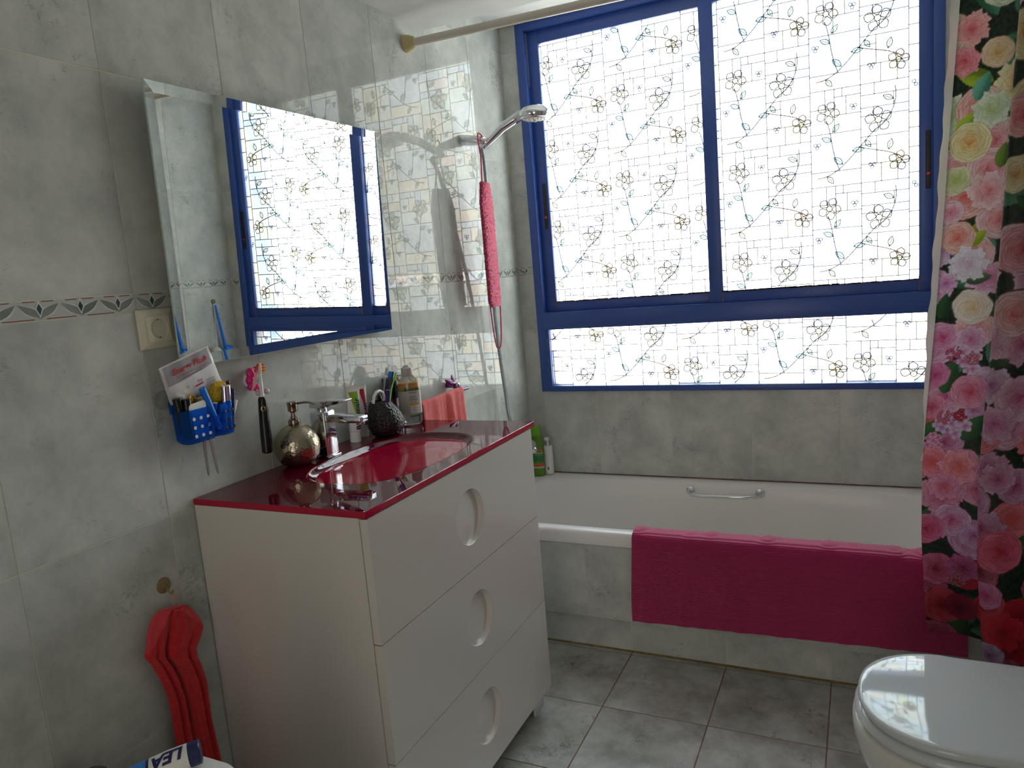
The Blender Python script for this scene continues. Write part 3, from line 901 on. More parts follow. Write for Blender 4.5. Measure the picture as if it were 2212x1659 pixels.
def paint_curtain():
    """rose print, drawn leaf by leaf and petal by petal in cloth coordinates (s, z)"""
    Sg, Zg = np.meshgrid(ss, zz)
    img = np.empty(Sg.shape + (3,)); img[:] = np.array(srgb((34, 52, 40))[:3])
    rr_ = np.random.default_rng(4)
    n = rr_.normal(size=Sg.shape)
    for _ in range(3): n = (n + np.roll(n, 1, 0) + np.roll(n, 1, 1) + np.roll(n, -1, 0) + np.roll(n, -1, 1)) / 3.2
    img *= (1 + 0.35 * np.clip(n, -1, 1))[..., None]

    def win_(s0, z0, r):
        i0, i1 = np.searchsorted(ss, s0 - r), np.searchsorted(ss, s0 + r); j0, j1 = np.searchsorted(zz, z0 - r), np.searchsorted(zz, z0 + r)
        return slice(j0, j1), slice(i0, i1)

    def blend(w_, a, c): img[w_] = img[w_] * (1 - a[..., None]) + c * a[..., None]

    def L(c): return np.array(srgb(c)[:3])

    def leaf(s0, z0, ln, ang, ca, cb):
        w_ = win_(s0, z0, ln * 1.05); x = Sg[w_] - s0; y = Zg[w_] - z0
        u = x * math.cos(ang) + y * math.sin(ang); v = -x * math.sin(ang) + y * math.cos(ang)
        t = np.clip((u / ln + 1) / 2, 0, 1); hw = ln * 0.55 * np.sin(np.pi * t ** 0.8) ** 0.8 * (1 + 0.05 * np.sin(t * 60))
        a = np.clip((hw - np.abs(v)) / 0.0022, 0, 1) * (np.abs(u) < ln)
        vein = np.clip(1 - np.abs(v) / 0.0016, 0, 1) + 0.5 * np.clip(1 - np.abs(((np.abs(v) * 0.8 + u) / 0.012) % 1 - 0.5) * 5, 0, 1)
        f = np.clip(0.5 + 0.4 * np.sin(v / ln * 4) + 0.25 * vein, 0, 1)
        blend(w_, a, L(ca) * (1 - f)[..., None] + L(cb) * f[..., None])

    def petal(s0, z0, ang, dist, lu, lv, ca, cb, ripple=0.0):
        c0, c1 = s0 + dist * math.cos(ang), z0 + dist * math.sin(ang)
        w_ = win_(c0, c1, max(lu, lv) * 1.3); x = Sg[w_] - c0; y = Zg[w_] - c1
        if x.size == 0: return
        u = x * math.cos(ang) + y * math.sin(ang); v = -x * math.sin(ang) + y * math.cos(ang)
        th = np.arctan2(v / lv, u / lu)
        rad = np.sqrt((u / lu) ** 2 + (v / lv) ** 2) / (1 + ripple * np.sin(th * 5 + ang * 7) + 0.4 * ripple * np.sin(th * 11 + ang * 3))
        a = np.clip((1 - rad) / 0.09, 0, 1)
        g = np.clip((u / lu + 1) / 2, 0, 1)                       # 0 at the heart, 1 at the outer lip
        str_ = 0.08 * np.sin(np.arctan2(v, u + lu * 1.6) * 46 + ang * 9)
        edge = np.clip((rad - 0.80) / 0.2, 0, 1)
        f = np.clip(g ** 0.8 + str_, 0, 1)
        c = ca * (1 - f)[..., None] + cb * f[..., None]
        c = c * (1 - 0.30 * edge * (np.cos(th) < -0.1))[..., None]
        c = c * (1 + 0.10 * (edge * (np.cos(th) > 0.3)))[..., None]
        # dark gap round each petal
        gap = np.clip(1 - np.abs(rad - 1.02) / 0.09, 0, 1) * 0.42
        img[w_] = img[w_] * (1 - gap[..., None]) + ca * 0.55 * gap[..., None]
        blend(w_, a, np.clip(c, 0, 1))

    def rose(s0, z0, r, deep, pale, heart=None, kind='rose'):
        deep, pale = L(deep), L(pale); heart = L(heart) if heart else deep
        rd = random.Random(int(s0 * 1e4) * 31 + int(z0 * 1e4)); rings = 6 if kind == 'rose' else 5
        for k in range(rings):
            t = 1 - k / rings; n_ = (7, 7, 6, 5, 4, 3)[k]; a0 = rd.uniform(0, 6.28)
            for j in range(n_):
                ang = a0 + 2 * math.pi * j / n_ + rd.uniform(-0.15, 0.15); j_ = rd.uniform(0.9, 1.08)
                m_ = 0.18 + 0.82 * t; ca = heart * (1 - m_) + deep * m_; w2 = min(1, 0.25 + 0.85 * t); cb = deep * (1 - w2) + pale * w2
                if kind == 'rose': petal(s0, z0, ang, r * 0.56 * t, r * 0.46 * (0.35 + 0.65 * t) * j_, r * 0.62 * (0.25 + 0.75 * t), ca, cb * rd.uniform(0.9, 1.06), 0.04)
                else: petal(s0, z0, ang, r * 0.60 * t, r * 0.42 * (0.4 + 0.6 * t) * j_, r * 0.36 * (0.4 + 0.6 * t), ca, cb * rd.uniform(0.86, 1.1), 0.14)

    def cluster(s0, z0, r, pale, deep, heart):
        """hydrangea-like head of small four-petalled flowers"""
        rd = random.Random(int(s0 * 1e4) + int(z0 * 1e4))
        for k in range(11):
            a = rd.uniform(0, 6.28); d = r * math.sqrt(rd.random()) * 0.85; x, z = s0 + d * math.cos(a), z0 + d * math.sin(a); q_ = r * rd.uniform(0.30, 0.42); a0 = rd.uniform(0, 1.6)
            for j in range(4): petal(x, z, a0 + j * math.pi / 2, q_ * 0.55, q_ * 0.55, q_ * 0.5, L(deep), L(pale) * rd.uniform(0.86, 1.05), 0.06)

    def berries(s0, z0, r, c):
        rd = random.Random(int(s0 * 1e4)); c = L(c)
        for k in range(26):
            a = rd.uniform(0, 6.28); d = r * math.sqrt(rd.random()); x, z = s0 + d * math.cos(a), z0 + d * math.sin(a); q_ = 0.0042
            w_ = win_(x, z, q_ * 1.3); dd = np.hypot(Sg[w_] - x, Zg[w_] - z) / q_
            blend(w_, np.clip((1.15 - dd) * 4, 0, 1), c * 0.35 + 0 * dd[..., None]); blend(w_, np.clip((0.8 - dd) * 4, 0, 1), c * (1.15 - 0.4 * dd)[..., None])
    rd = random.Random(9)
    # filler all over: leaves then blooms whose colour runs from cream at the top to crimson at the hem
    for k in range(150):
        z = rd.uniform(CZ0, CZ1); s_ = rd.uniform(0, CL)
        leaf(s_, z, rd.uniform(0.03, 0.055), rd.uniform(0, 6.28), *(((40, 92, 66), (92, 150, 118)) if rd.random() < .4 else (((84, 120, 20), (176, 200, 60)) if z > 1.3 and rd.random() < .6 else ((24, 52, 30), (62, 104, 60)))))
    pts = []
    for k in range(420):
        z = rd.uniform(CZ0 - 0.02, CZ1); s_ = rd.uniform(-0.02, CL + 0.02)
        if all(math.hypot(s_ - a, z - b) > 0.062 for a, b in pts): pts.append((s_, z))
    for s_, z in pts:
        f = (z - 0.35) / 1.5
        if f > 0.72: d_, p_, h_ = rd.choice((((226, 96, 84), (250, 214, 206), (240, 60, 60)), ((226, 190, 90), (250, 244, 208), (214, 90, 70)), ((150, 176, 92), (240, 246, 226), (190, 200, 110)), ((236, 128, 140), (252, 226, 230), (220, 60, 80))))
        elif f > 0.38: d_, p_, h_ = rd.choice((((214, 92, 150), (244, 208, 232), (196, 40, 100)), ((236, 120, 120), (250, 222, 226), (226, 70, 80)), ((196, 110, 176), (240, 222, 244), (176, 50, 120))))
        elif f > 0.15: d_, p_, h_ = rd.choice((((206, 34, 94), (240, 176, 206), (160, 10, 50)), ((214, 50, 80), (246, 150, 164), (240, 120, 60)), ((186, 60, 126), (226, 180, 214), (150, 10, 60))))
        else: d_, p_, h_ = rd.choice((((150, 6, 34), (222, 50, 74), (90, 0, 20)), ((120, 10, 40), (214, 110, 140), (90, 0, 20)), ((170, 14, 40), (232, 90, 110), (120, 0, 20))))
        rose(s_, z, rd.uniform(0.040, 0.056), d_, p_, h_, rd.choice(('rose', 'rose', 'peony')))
    # the blooms of the two folds that face the room
    for (s_, z, ln, a, ca, cb) in (((0.062, 1.71, .034, 1.2, (48, 120, 104), (120, 190, 168))), (0.035, 1.63, .032, 0.9, (110, 156, 20), (190, 214, 70)), (0.075, 1.36, .028, 0.8, (130, 166, 16), (196, 206, 60)),
                                   (0.085, 1.265, .030, 0.2, (50, 84, 50), (90, 130, 84)), (0.016, 1.20, .032, 1.4, (30, 62, 40), (60, 100, 64)), (0.044, 1.02, .044, 1.35, (32, 72, 40), (74, 118, 66)), (0.02, 0.885, .046, 0.4, (30, 74, 44), (66, 120, 70)),
                                   (0.105, 0.895, .042, 1.0, (30, 70, 44), (60, 108, 64)), (0.115, 1.55, .03, 1.4, (60, 100, 30), (130, 160, 60))):
        leaf(s_, z, ln, a, ca, cb)
    for (s_, z, r, d_, p_, h_, kd) in (
        (0.03, 1.84, .040, (226, 96, 110), (252, 200, 196), (214, 60, 80), 'peony'), (0.020, 1.77, .036, (220, 80, 104), (250, 176, 184), (200, 40, 70), 'peony'), (0.088, 1.78, .034, (214, 210, 110), (248, 214, 196), (220, 90, 80), 'rose'),
        (0.085, 1.655, .042, (168, 196, 120), (240, 248, 232), (196, 210, 130), 'peony'), (0.045, 1.585, .045, (236, 190, 90), (248, 246, 200), (232, 96, 60), 'rose'), (0.022, 1.50, .033, (170, 200, 96), (242, 236, 200), (190, 200, 90), 'rose'),
        (0.090, 1.470, .046, (240, 140, 150), (252, 224, 228), (240, 90, 100), 'peony'), (0.016, 1.425, .028, (236, 120, 150), (250, 222, 232), (226, 80, 110), 'rose'), (0.034, 1.365, .038, (240, 120, 100), (252, 216, 206), (230, 80, 70), 'rose'),
        (0.062, 1.300, .044, (226, 200, 226), (248, 242, 250), (214, 170, 206), 'peony'), (0.018, 1.255, .026, (206, 100, 176), (242, 206, 234), (190, 60, 140), 'peony'), (0.078, 1.195, .042, (240, 214, 170), (252, 240, 236), (240, 190, 80), 'rose'),
        (0.020, 1.120, .036, (214, 60, 130), (246, 190, 224), (206, 40, 100), 'rose'), (0.083, 1.115, .035, (206, 90, 160), (246, 214, 238), (206, 70, 110), 'peony'),
        (0.092, 0.985, .042, (214, 50, 96), (246, 178, 206), (196, 20, 60), 'rose'), (0.014, 1.025, .032, (204, 44, 110), (240, 160, 206), (180, 20, 80), 'rose'), (0.012, 0.945, .030, (206, 40, 90), (244, 170, 200), (190, 20, 60), 'rose'),
        (0.022, 0.80, .040, (226, 50, 80), (248, 160, 176), (240, 110, 60), 'peony'), (0.080, 0.79, .044, (224, 60, 84), (248, 176, 190), (244, 130, 60), 'peony'), (0.050, 0.735, .036, (206, 50, 100), (244, 170, 206), (230, 120, 60), 'peony'),
        (0.068, 0.645, .043, (206, 60, 120), (236, 196, 232), (176, 20, 80), 'rose'), (0.012, 0.620, .040, (206, 20, 60), (234, 130, 176), (150, 6, 30), 'rose'), (0.116, 0.610, .034, (190, 80, 150), (230, 190, 230), (160, 40, 100), 'rose'),
        (0.030, 0.51, .044, (150, 10, 46), (226, 120, 160), (110, 0, 20), 'rose'), (0.090, 0.52, .038, (150, 20, 70), (200, 110, 160), (110, 10, 40), 'peony'), (0.080, 0.41, .036, (120, 4, 34), (170, 40, 80), (80, 0, 20), 'rose')):
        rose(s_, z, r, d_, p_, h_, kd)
    for (s_, z, r, p_, d_, h_) in ((0.060, 0.895, .036, (238, 222, 244), (190, 96, 170), (200, 60, 120)), (0.075, 1.06, .036, (240, 214, 240), (206, 90, 160), (214, 60, 110)), (0.022, 0.855, .022, (246, 196, 226), (206, 60, 120), (200, 40, 90))):
        cluster(s_, z, r, p_, d_, h_)
    for (s_, z, r, c) in ((0.048, 1.075, .017, (232, 110, 150)), (0.090, 1.068, .015, (240, 140, 170)), (0.045, 0.915, .018, (236, 120, 150)), (0.075, 0.925, .014, (214, 60, 90)), (0.075, 0.485, .018, (206, 120, 130))):
        berries(s_, z, r, c)
    # fold lying in front
    k0 = float(np.interp(0.1065, [0], [0])) + float(ss[np.argmin(px_[(ss > 0.15) & (ss < 0.32)]) + int((ss <= 0.15).sum())])
    for (s_, z, r, d_, p_, h_, kd) in (
        (0.050, 0.62, .052, (214, 30, 70), (246, 130, 160), (196, 10, 40), 'rose'), (0.020, 0.51, .034, (196, 40, 100), (240, 160, 210), (170, 20, 70), 'rose'), (0.050, 0.42, .05, (200, 10, 40), (240, 60, 80), (150, 0, 20), 'peony'), (0.020, 0.36, .03, (150, 60, 140), (226, 206, 240), (120, 40, 100), 'rose'),
        (0.045, 0.80, .04, (196, 80, 150), (240, 190, 220), (170, 30, 90), 'peony'), (0.03, 0.93, .045, (206, 90, 160), (242, 200, 230), (190, 50, 120), 'peony'), (0.05, 1.33, .05, (214, 90, 110), (250, 190, 200), (196, 40, 60), 'rose'), (0.03, 1.62, .045, (236, 110, 120), (252, 200, 200), (214, 60, 70), 'rose')):
        rose(k0 + s_, z, r, d_, p_, h_, kd)
    return np.clip(img * 0.66, 0, 1)


cimg = paint_curtain()
ZZ = zz[:, None] * np.ones_like(px_)[None, :]
XE = np.array([xedge(z) for z in zz])
wob = 1 + 0.25 * (1 - (zz - CZ0) / (CZ1 - CZ0))
XX = XE[:, None] + px_[None, :] * (0.97 + 0.06 * (1 - (zz[:, None] - CZ0) / (CZ1 - CZ0)))
YY = 2.06 + (py_[None, :] - 2.06) * (0.75 + 0.35 * (1 - (zz[:, None] - CZ0) / (CZ1 - CZ0))) + 0.004 * np.sin(zz * 7)[:, None] * np.sin(px_ * 30)[None, :] + 0.014 * ((zz - CZ0) / (CZ1 - CZ0))[:, None]
sag = 0.004 * np.sin(px_ * 40)
ZZ = ZZ + (sag * 1.0)[None, :] * (1 - (zz[:, None] - CZ0) / (CZ1 - CZ0))
co = np.stack([XX - 1.56, YY - 2.05, ZZ - 0.34], -1).reshape(-1, 3)
nu1 = NU + 1
ii = (np.arange(NV)[:, None] * nu1 + np.arange(NU)[None, :]).reshape(-1)
quads = np.stack([ii, ii + 1, ii + 1 + nu1, ii + nu1], -1)
me = bpy.data.meshes.new('cloth')
me.vertices.add(len(co)); me.vertices.foreach_set('co', co.astype(np.float32).ravel())
me.loops.add(quads.size); me.loops.foreach_set('vertex_index', quads.astype(np.int32).ravel())
me.polygons.add(len(quads)); me.polygons.foreach_set('loop_start', np.arange(0, quads.size, 4, dtype=np.int32)); me.polygons.foreach_set('loop_total', np.full(len(quads), 4, dtype=np.int32))
me.polygons.foreach_set('use_smooth', np.ones(len(quads), dtype=bool))
me.update(calc_edges=True); me.validate()
ca = me.color_attributes.new('print', 'FLOAT_COLOR', 'POINT')
ca.data.foreach_set('color', np.concatenate([cimg, np.ones(cimg.shape[:2] + (1,))], -1).astype(np.float32).ravel())
m, t, p = new_mat('curtain_rose_print')
at = t.nodes.new('ShaderNodeAttribute'); at.attribute_name = 'print'
t.links.new(at.outputs['Color'], p.inputs['Base Color'])
p.inputs['Roughness'].default_value = 0.42; p.inputs['Specular IOR Level'].default_value = 0.35
tr = t.nodes.new('ShaderNodeBsdfTranslucent'); t.links.new(at.outputs['Color'], tr.inputs[0])
mx = t.nodes.new('ShaderNodeMixShader'); mx.inputs[0].default_value = 0.24
t.links.new(p.outputs[0], mx.inputs[1]); t.links.new(tr.outputs[0], mx.inputs[2]); t.links.new(mx.outputs[0], t.nodes['Material Output'].inputs['Surface'])
tx = t.nodes.new('ShaderNodeTexNoise'); tx.inputs['Scale'].default_value = 700
bn = t.nodes.new('ShaderNodeBump'); bn.inputs['Strength'].default_value = 0.15; bn.inputs['Distance'].default_value = 0.001
t.links.new(tx.outputs['Fac'], bn.inputs['Height']); t.links.new(bn.outputs['Normal'], p.inputs['Normal'])
me.materials.append(m)
cl = bpy.data.objects.new('cloth', me); COL.objects.link(cl); cl.parent = cur


def hemf(u, v):
    z = 0.80 + v * (CZ1 - 0.80)
    wdt = 0.0015 + 0.0145 * min(1, max(0, (z - 0.82) / 0.30)) + 0.0016 * math.sin(z * 34) + 0.001 * math.sin(z * 81)
    return (xedge(z) + 0.0015 - u * wdt, 2.1075 + 0.007 * math.sin(u * 2.6) + 0.014 * (z - CZ0) / (CZ1 - CZ0), z)


MB().grid(hemf, 6, 220, back=(0, 0.0012, 0)).build('side_hem', MT['hem'], cur)
for k, s_ in enumerate((0.02, 0.11, 0.16, 0.27, 0.33, 0.40)):
    x = xedge(2.07) + s_; pts = []
    zc = ROD_Z0 + (ROD_Z1 - ROD_Z0) * (x / RX); yc = 2.11 - 0.016 * x / RX
    for i in range(25):
        a = 2 * math.pi * i / 24; pts.append((x + 0.003 * math.sin(a), yc + 0.022 * math.sin(a), zc - 0.008 + 0.026 * math.cos(a)))
    MB().tube(pts, 0.0016, 8, caps=False).build('curtain_ring', MT['white'], cur)

# ---------------------------------------------------------------- vanity cabinet
VY0, VY1 = 1.0667, 1.8333
cab = thing('vanity_cabinet', 'white lacquered vanity cabinet with three drawers under the red washbasin', 'cabinet', (0.228, 1.45, FZ))
mb = MB(); BXo = [(0.004, VY0), (0.4370, VY0), (0.4370, VY1), (0.004, VY1)]; BXi = [(0.018, VY0 + 0.018), (0.4250, VY0 + 0.018), (0.4250, VY1 - 0.018), (0.018, VY1 - 0.018)]
mb.loft([[(a, b, 0.1611) for a, b in BXo], [(a, b, 0.9368) for a, b in BXo], [(a, b, 0.9368) for a, b in BXi], [(a, b, 0.18) for a, b in BXi]])
mb.build('body', MT['white_lacquer'], cab, smooth=False)
zs = [(0.1611, 0.4250), (0.4275, 0.6800), (0.6825, 0.9350)]
zc_ = [0.297, 0.555, 0.809]
for (z0, z1), zc in zip(zs, zc_):
    mb = MB(); xf, xb = 0.4566, 0.4385; yc, r = 1.4525, 0.0655; NS = 96
    ring = lambda x, rad: [(x, yc + rad * math.cos(2 * math.pi * i / NS), zc + rad * math.sin(2 * math.pi * i / NS)) for i in range(NS)]
    # rectangle points matching the circle's angles
    def rp_(x):
        out = []
        for i in range(NS):
            a = 2 * math.pi * i / NS; c, s_ = math.cos(a), math.sin(a)
            hy_ = (VY1 - yc - 0.0005) if c > 0 else (yc - VY0 - 0.0005); hz_ = (z1 - zc) if s_ > 0 else (zc - z0)
            k = min(hy_ / abs(c) if abs(c) > 1e-6 else 1e9, hz_ / abs(s_) if abs(s_) > 1e-6 else 1e9)
            out.append([x, yc + k * c, zc + k * s_])
        for sy_, sz_ in ((1, 1), (1, -1), (-1, 1), (-1, -1)):
            cyy = VY1 - 0.0005 if sy_ > 0 else VY0 + 0.0005; czz = z1 if sz_ > 0 else z0
            j = min(range(NS), key=lambda i: math.hypot(out[i][1] - cyy, out[i][2] - czz)); out[j] = [x, cyy, czz]
        return out

    def scoop(rad_f):
        """tilted dish: shallow towards the near end, deep towards the far end"""
        o = []
        for i in range(NS):
            a = 2 * math.pi * i / NS; yy = rad_f * math.cos(a); zz_ = rad_f * math.sin(a)
            dep = 0.0010 + 0.0125 * min(1, max(0, (yy / r + 1) / 2)) ** 0.9
            o.append((xf - dep, yc + yy * r, zc + zz_ * r))
        return o
    mb.loft([rp_(xb), rp_(xf - 0.0012), rp_(xf), ring(xf, r + 0.0012), ring(xf - 0.0010, r)], cap0=True, cap1=False)
    n0 = len(mb.v)

    def sc(f):
        o = []
        for i in range(NS):
            a = 2 * math.pi * i / NS; yy = f * r * math.cos(a)
            dep = 0.0018 + 0.0135 * ((yy / r + 1) / 2)
            o.append((xf - dep, yc + yy, zc + f * r * math.sin(a)))
        return o
    mb.loft([ring(xf - 0.0010, r), sc(0.985), sc(0.94), sc(0.7), sc(0.35)], cap0=False, cap1=True)
    dw = mb.build('drawer', MT['white_lacquer'], cab, angle=30)
for (x, y) in ((0.405, 1.797), (0.405, 1.10), (0.04, 1.797), (0.04, 1.10)):
    MB().box(x - 0.022, x + 0.022, y - 0.036, y + 0.036, FZ, 0.1611).build('foot', MT['chrome'], cab, bevel=0.001)

# ---------------------------------------------------------------- red glass top with its basin
CX1, CY0_, CY1_ = 0.4539, 1.0667, 1.8654; ZT, ZBt = 0.9507, 0.9372
top = thing('washbasin_top', 'raspberry red glass washbasin top lying on the white vanity cabinet', 'washbasin', (0.228, 1.466, ZBt))


def basin_z(x, y):
    u = (x - 0.252) / 0.152; v = (y - 1.465) / 0.247
    r_ = (abs(u) ** 2.7 + abs(v) ** 2.7) ** (1 / 2.7)
    if r_ >= 1: return 0.0
    t_ = 1 - r_
    lip = min(1, t_ / 0.07); s_ = 1 - (1 - t_) ** 1.75
    return -(0.003 * lip * lip * (3 - 2 * lip) + 0.068 * s_)


mb = MB(); NX, NY = 160, 280
bv = 0.0012
mb.grid(lambda a, b: (0.003 + bv + a * (CX1 - 0.003 - 2 * bv), CY0_ + bv + b * (CY1_ - CY0_ - 2 * bv), ZT + basin_z(0.003 + a * (CX1 - 0.003), CY0_ + b * (CY1_ - CY0_))), NX, NY)
mb.build('basin_surface', MT['glass_red'], top, angle=60)
x0, x1, y0, y1 = 0.003, CX1, CY0_, CY1_
mb = MB(); q4 = lambda e, z: [(x0 + e, y0 + e, z), (x1 - e, y0 + e, z), (x1 - e, y1 - e, z), (x0 + e, y1 - e, z)]
mb.loft([q4(0, ZBt), q4(0, ZT - bv), q4(bv, ZT - 0.00002)], cap0=True, cap1=False)
mb.build('glass_edge', MT['glass_red_edge'], top, smooth=False)
MB().lathe([(0.0, 0.0), (0.018, 0.0), (0.021, 0.002), (0.021, 0.006)], (0.262, 1.465, ZT - 0.0715), (0, 0, 1), 28).build('drain', MT['chrome'], top)

# ---------------------------------------------------------------- mirror, leaning a little forward, with a bevelled rim
mir = thing('mirror', 'large wall mirror with a slanted glass rim hanging above the vanity', 'mirror', (0.03, 1.446, 1.2335))
nM = Vector((1, 0.013, -0.022)).normalized(); pM = Vector((0.037, 1.45, 1.5))


def onM(y, z, off=0.0):
    x = pM.x - (nM.y * (y - pM.y) + nM.z * (z - pM.z)) / nM.x
    return Vector((x, y, z)) + nM * off


crn = [(1.0589, 1.2335), (1.8330, 1.2335), (1.8355, 1.8050), (1.0600, 1.8000)]; bw = 0.022


def inset(e, off): return [onM(crn[0][0] + e, crn[0][1] + e, off), onM(crn[1][0] - e, crn[1][1] + e, off), onM(crn[2][0] - e, crn[2][1] - e, off), onM(crn[3][0] + e, crn[3][1] - e, off)]


MB().loft([inset(bw + 0.0002, -0.004), inset(bw, 0.0)], cap0=True, cap1=True).build('mirror_glass', MT['mirror'], mir, smooth=False)
mb = MB(); A, B = inset(0.0, 0.00095), inset(bw, 0.0)
mb.loft([A, B], cap0=False, cap1=False); mb.build('bevel', MT['mirror'], mir, smooth=False)
mb = MB(); mb.loft([inset(bw, -0.0041), inset(0.0, -0.0041), inset(-0.0006, -0.003), inset(-0.0006, 0.0008), inset(0.0, 0.00095)], cap0=False, cap1=False)
mb.build('glass_rim', MT['mirror_edge'], mir, smooth=False)
for y, z in ((1.2, 1.78), (1.69, 1.78), (1.2, 1.26), (1.69, 1.26)):
    xx = onM(y, z, -0.0042).x; MB().box(0.0014, xx, y - 0.02, y + 0.02, z - 0.012, z + 0.012).build('wall_clip', MT['white'], mir)

# ---------------------------------------------------------------- toilet
toi = thing('toilet', 'white toilet with its lid closed at the right edge of the room', 'toilet', (1.55, 1.547, FZ))
ty = 1.547


def tring(xf, xb, hw, z, n=64, e=2.3):
    """D shaped ring: rounded front (towards the middle of the room), straighter back"""
    out = []; xm = xf + hw * 1.02
    for i in range(n):
        a = 2 * math.pi * i / n; c, s_ = math.cos(a), math.sin(a)
        if c < 0: out.append((xm - (xm - xf) * abs(c) ** (2 / e), ty + hw * math.copysign(abs(s_) ** (2 / e), s_), z))
        else: out.append((xm + (xb - xm) * abs(c) ** 0.35, ty + hw * (0.98 - 0.04 * c) * math.copysign(abs(s_) ** 0.55, s_), z))
    return out


mb = MB(); zl = 0.4725
mb.loft([tring(1.292, 1.722, 0.170, zl - 0.020), tring(1.285, 1.726, 0.175, zl - 0.016), tring(1.2825, 1.728, 0.1775, zl - 0.008), tring(1.2845, 1.726, 0.176, zl - 0.0025), tring(1.290, 1.722, 0.1715, zl - 0.0002), tring(1.30, 1.715, 0.163, zl + 0.0006), tring(1.37, 1.66, 0.11, zl + 0.0022), tring(1.44, 1.60, 0.05, zl + 0.0028)])
mb.build('lid', MT['seat'], toi, angle=50)
mb = MB()
mb.loft([tring(1.290, 1.722, 0.170, zl - 0.046), tring(1.280, 1.726, 0.177, zl - 0.042), tring(1.276, 1.728, 0.180, zl - 0.034), tring(1.280, 1.727, 0.178, zl - 0.026), tring(1.292, 1.722, 0.170, zl - 0.0215)])
mb.build('seat', MT['seat'], toi, angle=50)
mb = MB(); zb_ = zl - 0.048
mb.loft([tring(1.278, 1.755, 0.172, zb_), tring(1.272, 1.757, 0.176, zb_ - 0.008), tring(1.272, 1.757, 0.177, zb_ - 0.028), tring(1.282, 1.755, 0.171, zb_ - 0.07), tring(1.312, 1.75, 0.152, zb_ - 0.14), tring(1.37, 1.74, 0.125, zb_ - 0.215), tring(1.40, 1.74, 0.112, zb_ - 0.28), tring(1.395, 1.745, 0.115, FZ + 0.02), tring(1.38, 1.75, 0.125, FZ)][::-1])
mb.build('bowl', MT['ceramic'], toi, angle=60)
MB().box(1.765, RX - 0.003, ty - 0.185, ty + 0.185, zb_ - 0.02, 0.80).build('tank', MT['ceramic'], toi, bevel=0.02, bseg=4)
MB().box(1.758, RX - 0.003, ty - 0.192, ty + 0.192, 0.8005, 0.832).build('tank_lid', MT['ceramic'], toi, bevel=0.008, bseg=3)
MB().lathe([(0.022, 0), (0.022, 0.006), (0.018, 0.009)], (1.855, ty, 0.832), (0, 0, 1), 24).build('flush_button', MT['chrome'], toi)
MB().cyl((1.738, ty - 0.075, zl - 0.02), (1.738, ty + 0.075, zl - 0.02), 0.012).build('hinge', MT['chrome'], toi)

# ---------------------------------------------------------------- low cabinet in the near left corner, mostly out of view
wm = thing('storage_cabinet', 'low white cabinet against the left wall in the near corner, carrying a white box', 'cabinet', (0.28, 0.34, FZ))
MB().box(0.004, 0.560, 0.03, 0.665, FZ + 0.05, 0.553).build('carcass', MT['white_lacquer'], wm, bevel=0.002)
MB().box(0.004, 0.575, 0.02, 0.680, 0.5535, 0.575).build('top_board', MT['white_lacquer'], wm, bevel=0.004, bseg=3)
for k in (0, 1):
    dd = MB().box(0.5615, 0.577, 0.034 + 0.316 * k, 0.346 + 0.316 * k, FZ + 0.055, 0.548).build('door', MT['white_lacquer'], wm, bevel=0.0015)
    MB().lathe([(0.007, 0), (0.006, 0.012), (0.012, 0.018), (0.010, 0.024)], (0.577, 0.325 + 0.046 * k, 0.40), (1, 0, 0), 20).build('knob', MT['chrome'], dd)
for x in (0.05, 0.52):
    for y in (0.07, 0.60): MB().cyl((x, y, FZ), (x, y, FZ + 0.05), 0.018).build('foot', MT['black'], wm)


# ================================================================ smaller things
def lerp(a, b, t): return Vector(a) * (1 - t) + Vector(b) * t


# ---------------------------------------------------------------- wall socket
so = thing('power_socket', 'ivory wall socket beside the lower left corner of the mirror', 'socket', (0.0016, 1.04, 1.318))
sy, sz = 1.0405, 1.3185
MB().loft([[(0.0016, sy + a * 0.0425, sz + b * 0.0405) for a, b in ((-1, -1), (1, -1), (1, 1), (-1, 1))], [(0.006, sy + a * 0.0415, sz + b * 0.0395) for a, b in ((-1, -1), (1, -1), (1, 1), (-1, 1))], [(0.011, sy + a * 0.0315, sz + b * 0.0300) for a, b in ((-1, -1), (1, -1), (1, 1), (-1, 1))]]).build('cover_frame', MT['ivory'], so, bevel=0.0008)
mb = MB(); NS = 48; xf = 0.0145
sq = lambda x, h: [(x, sy + h * (math.copysign(min(1, abs(math.cos(t)) * 1.4142), math.cos(t))), sz + h * (math.copysign(min(1, abs(math.sin(t)) * 1.4142), math.sin(t)))) for t in [2 * math.pi * (i + 0.5) / NS for i in range(NS)]]
ci = lambda x, r: [(x, sy + r * math.cos(2 * math.pi * (i + 0.5) / NS), sz + r * math.sin(2 * math.pi * (i + 0.5) / NS)) for i in range(NS)]
mb.loft([sq(0.010, 0.0262), sq(xf, 0.0258), ci(xf, 0.0205), ci(xf - 0.0008, 0.0197)], cap0=False, cap1=False); mb.build('insert', MT['ivory'], so, angle=30)
mb = MB(); mb.loft([ci(xf - 0.0008, 0.0197), ci(xf - 0.0125, 0.0185)], cap0=False, cap1=True); mb.build('well', MT['ivory_dark'], so, angle=30)
for dy in (-0.0095, 0.0095): MB().lathe([(0.0024, 0), (0.0024, 0.0006)], (xf - 0.0125, sy + dy, sz), (1, 0, 0), 16).build('pin_hole', MT['black_hole'], so)
for s_ in (-1, 1):
    MB().tube([(xf - 0.012, sy, sz + s_ * 0.0178), (xf - 0.006, sy, sz + s_ * 0.0165), (xf - 0.002, sy, sz + s_ * 0.0186)], 0.0014, 8).build('earth_clip', MT['steel'], so)

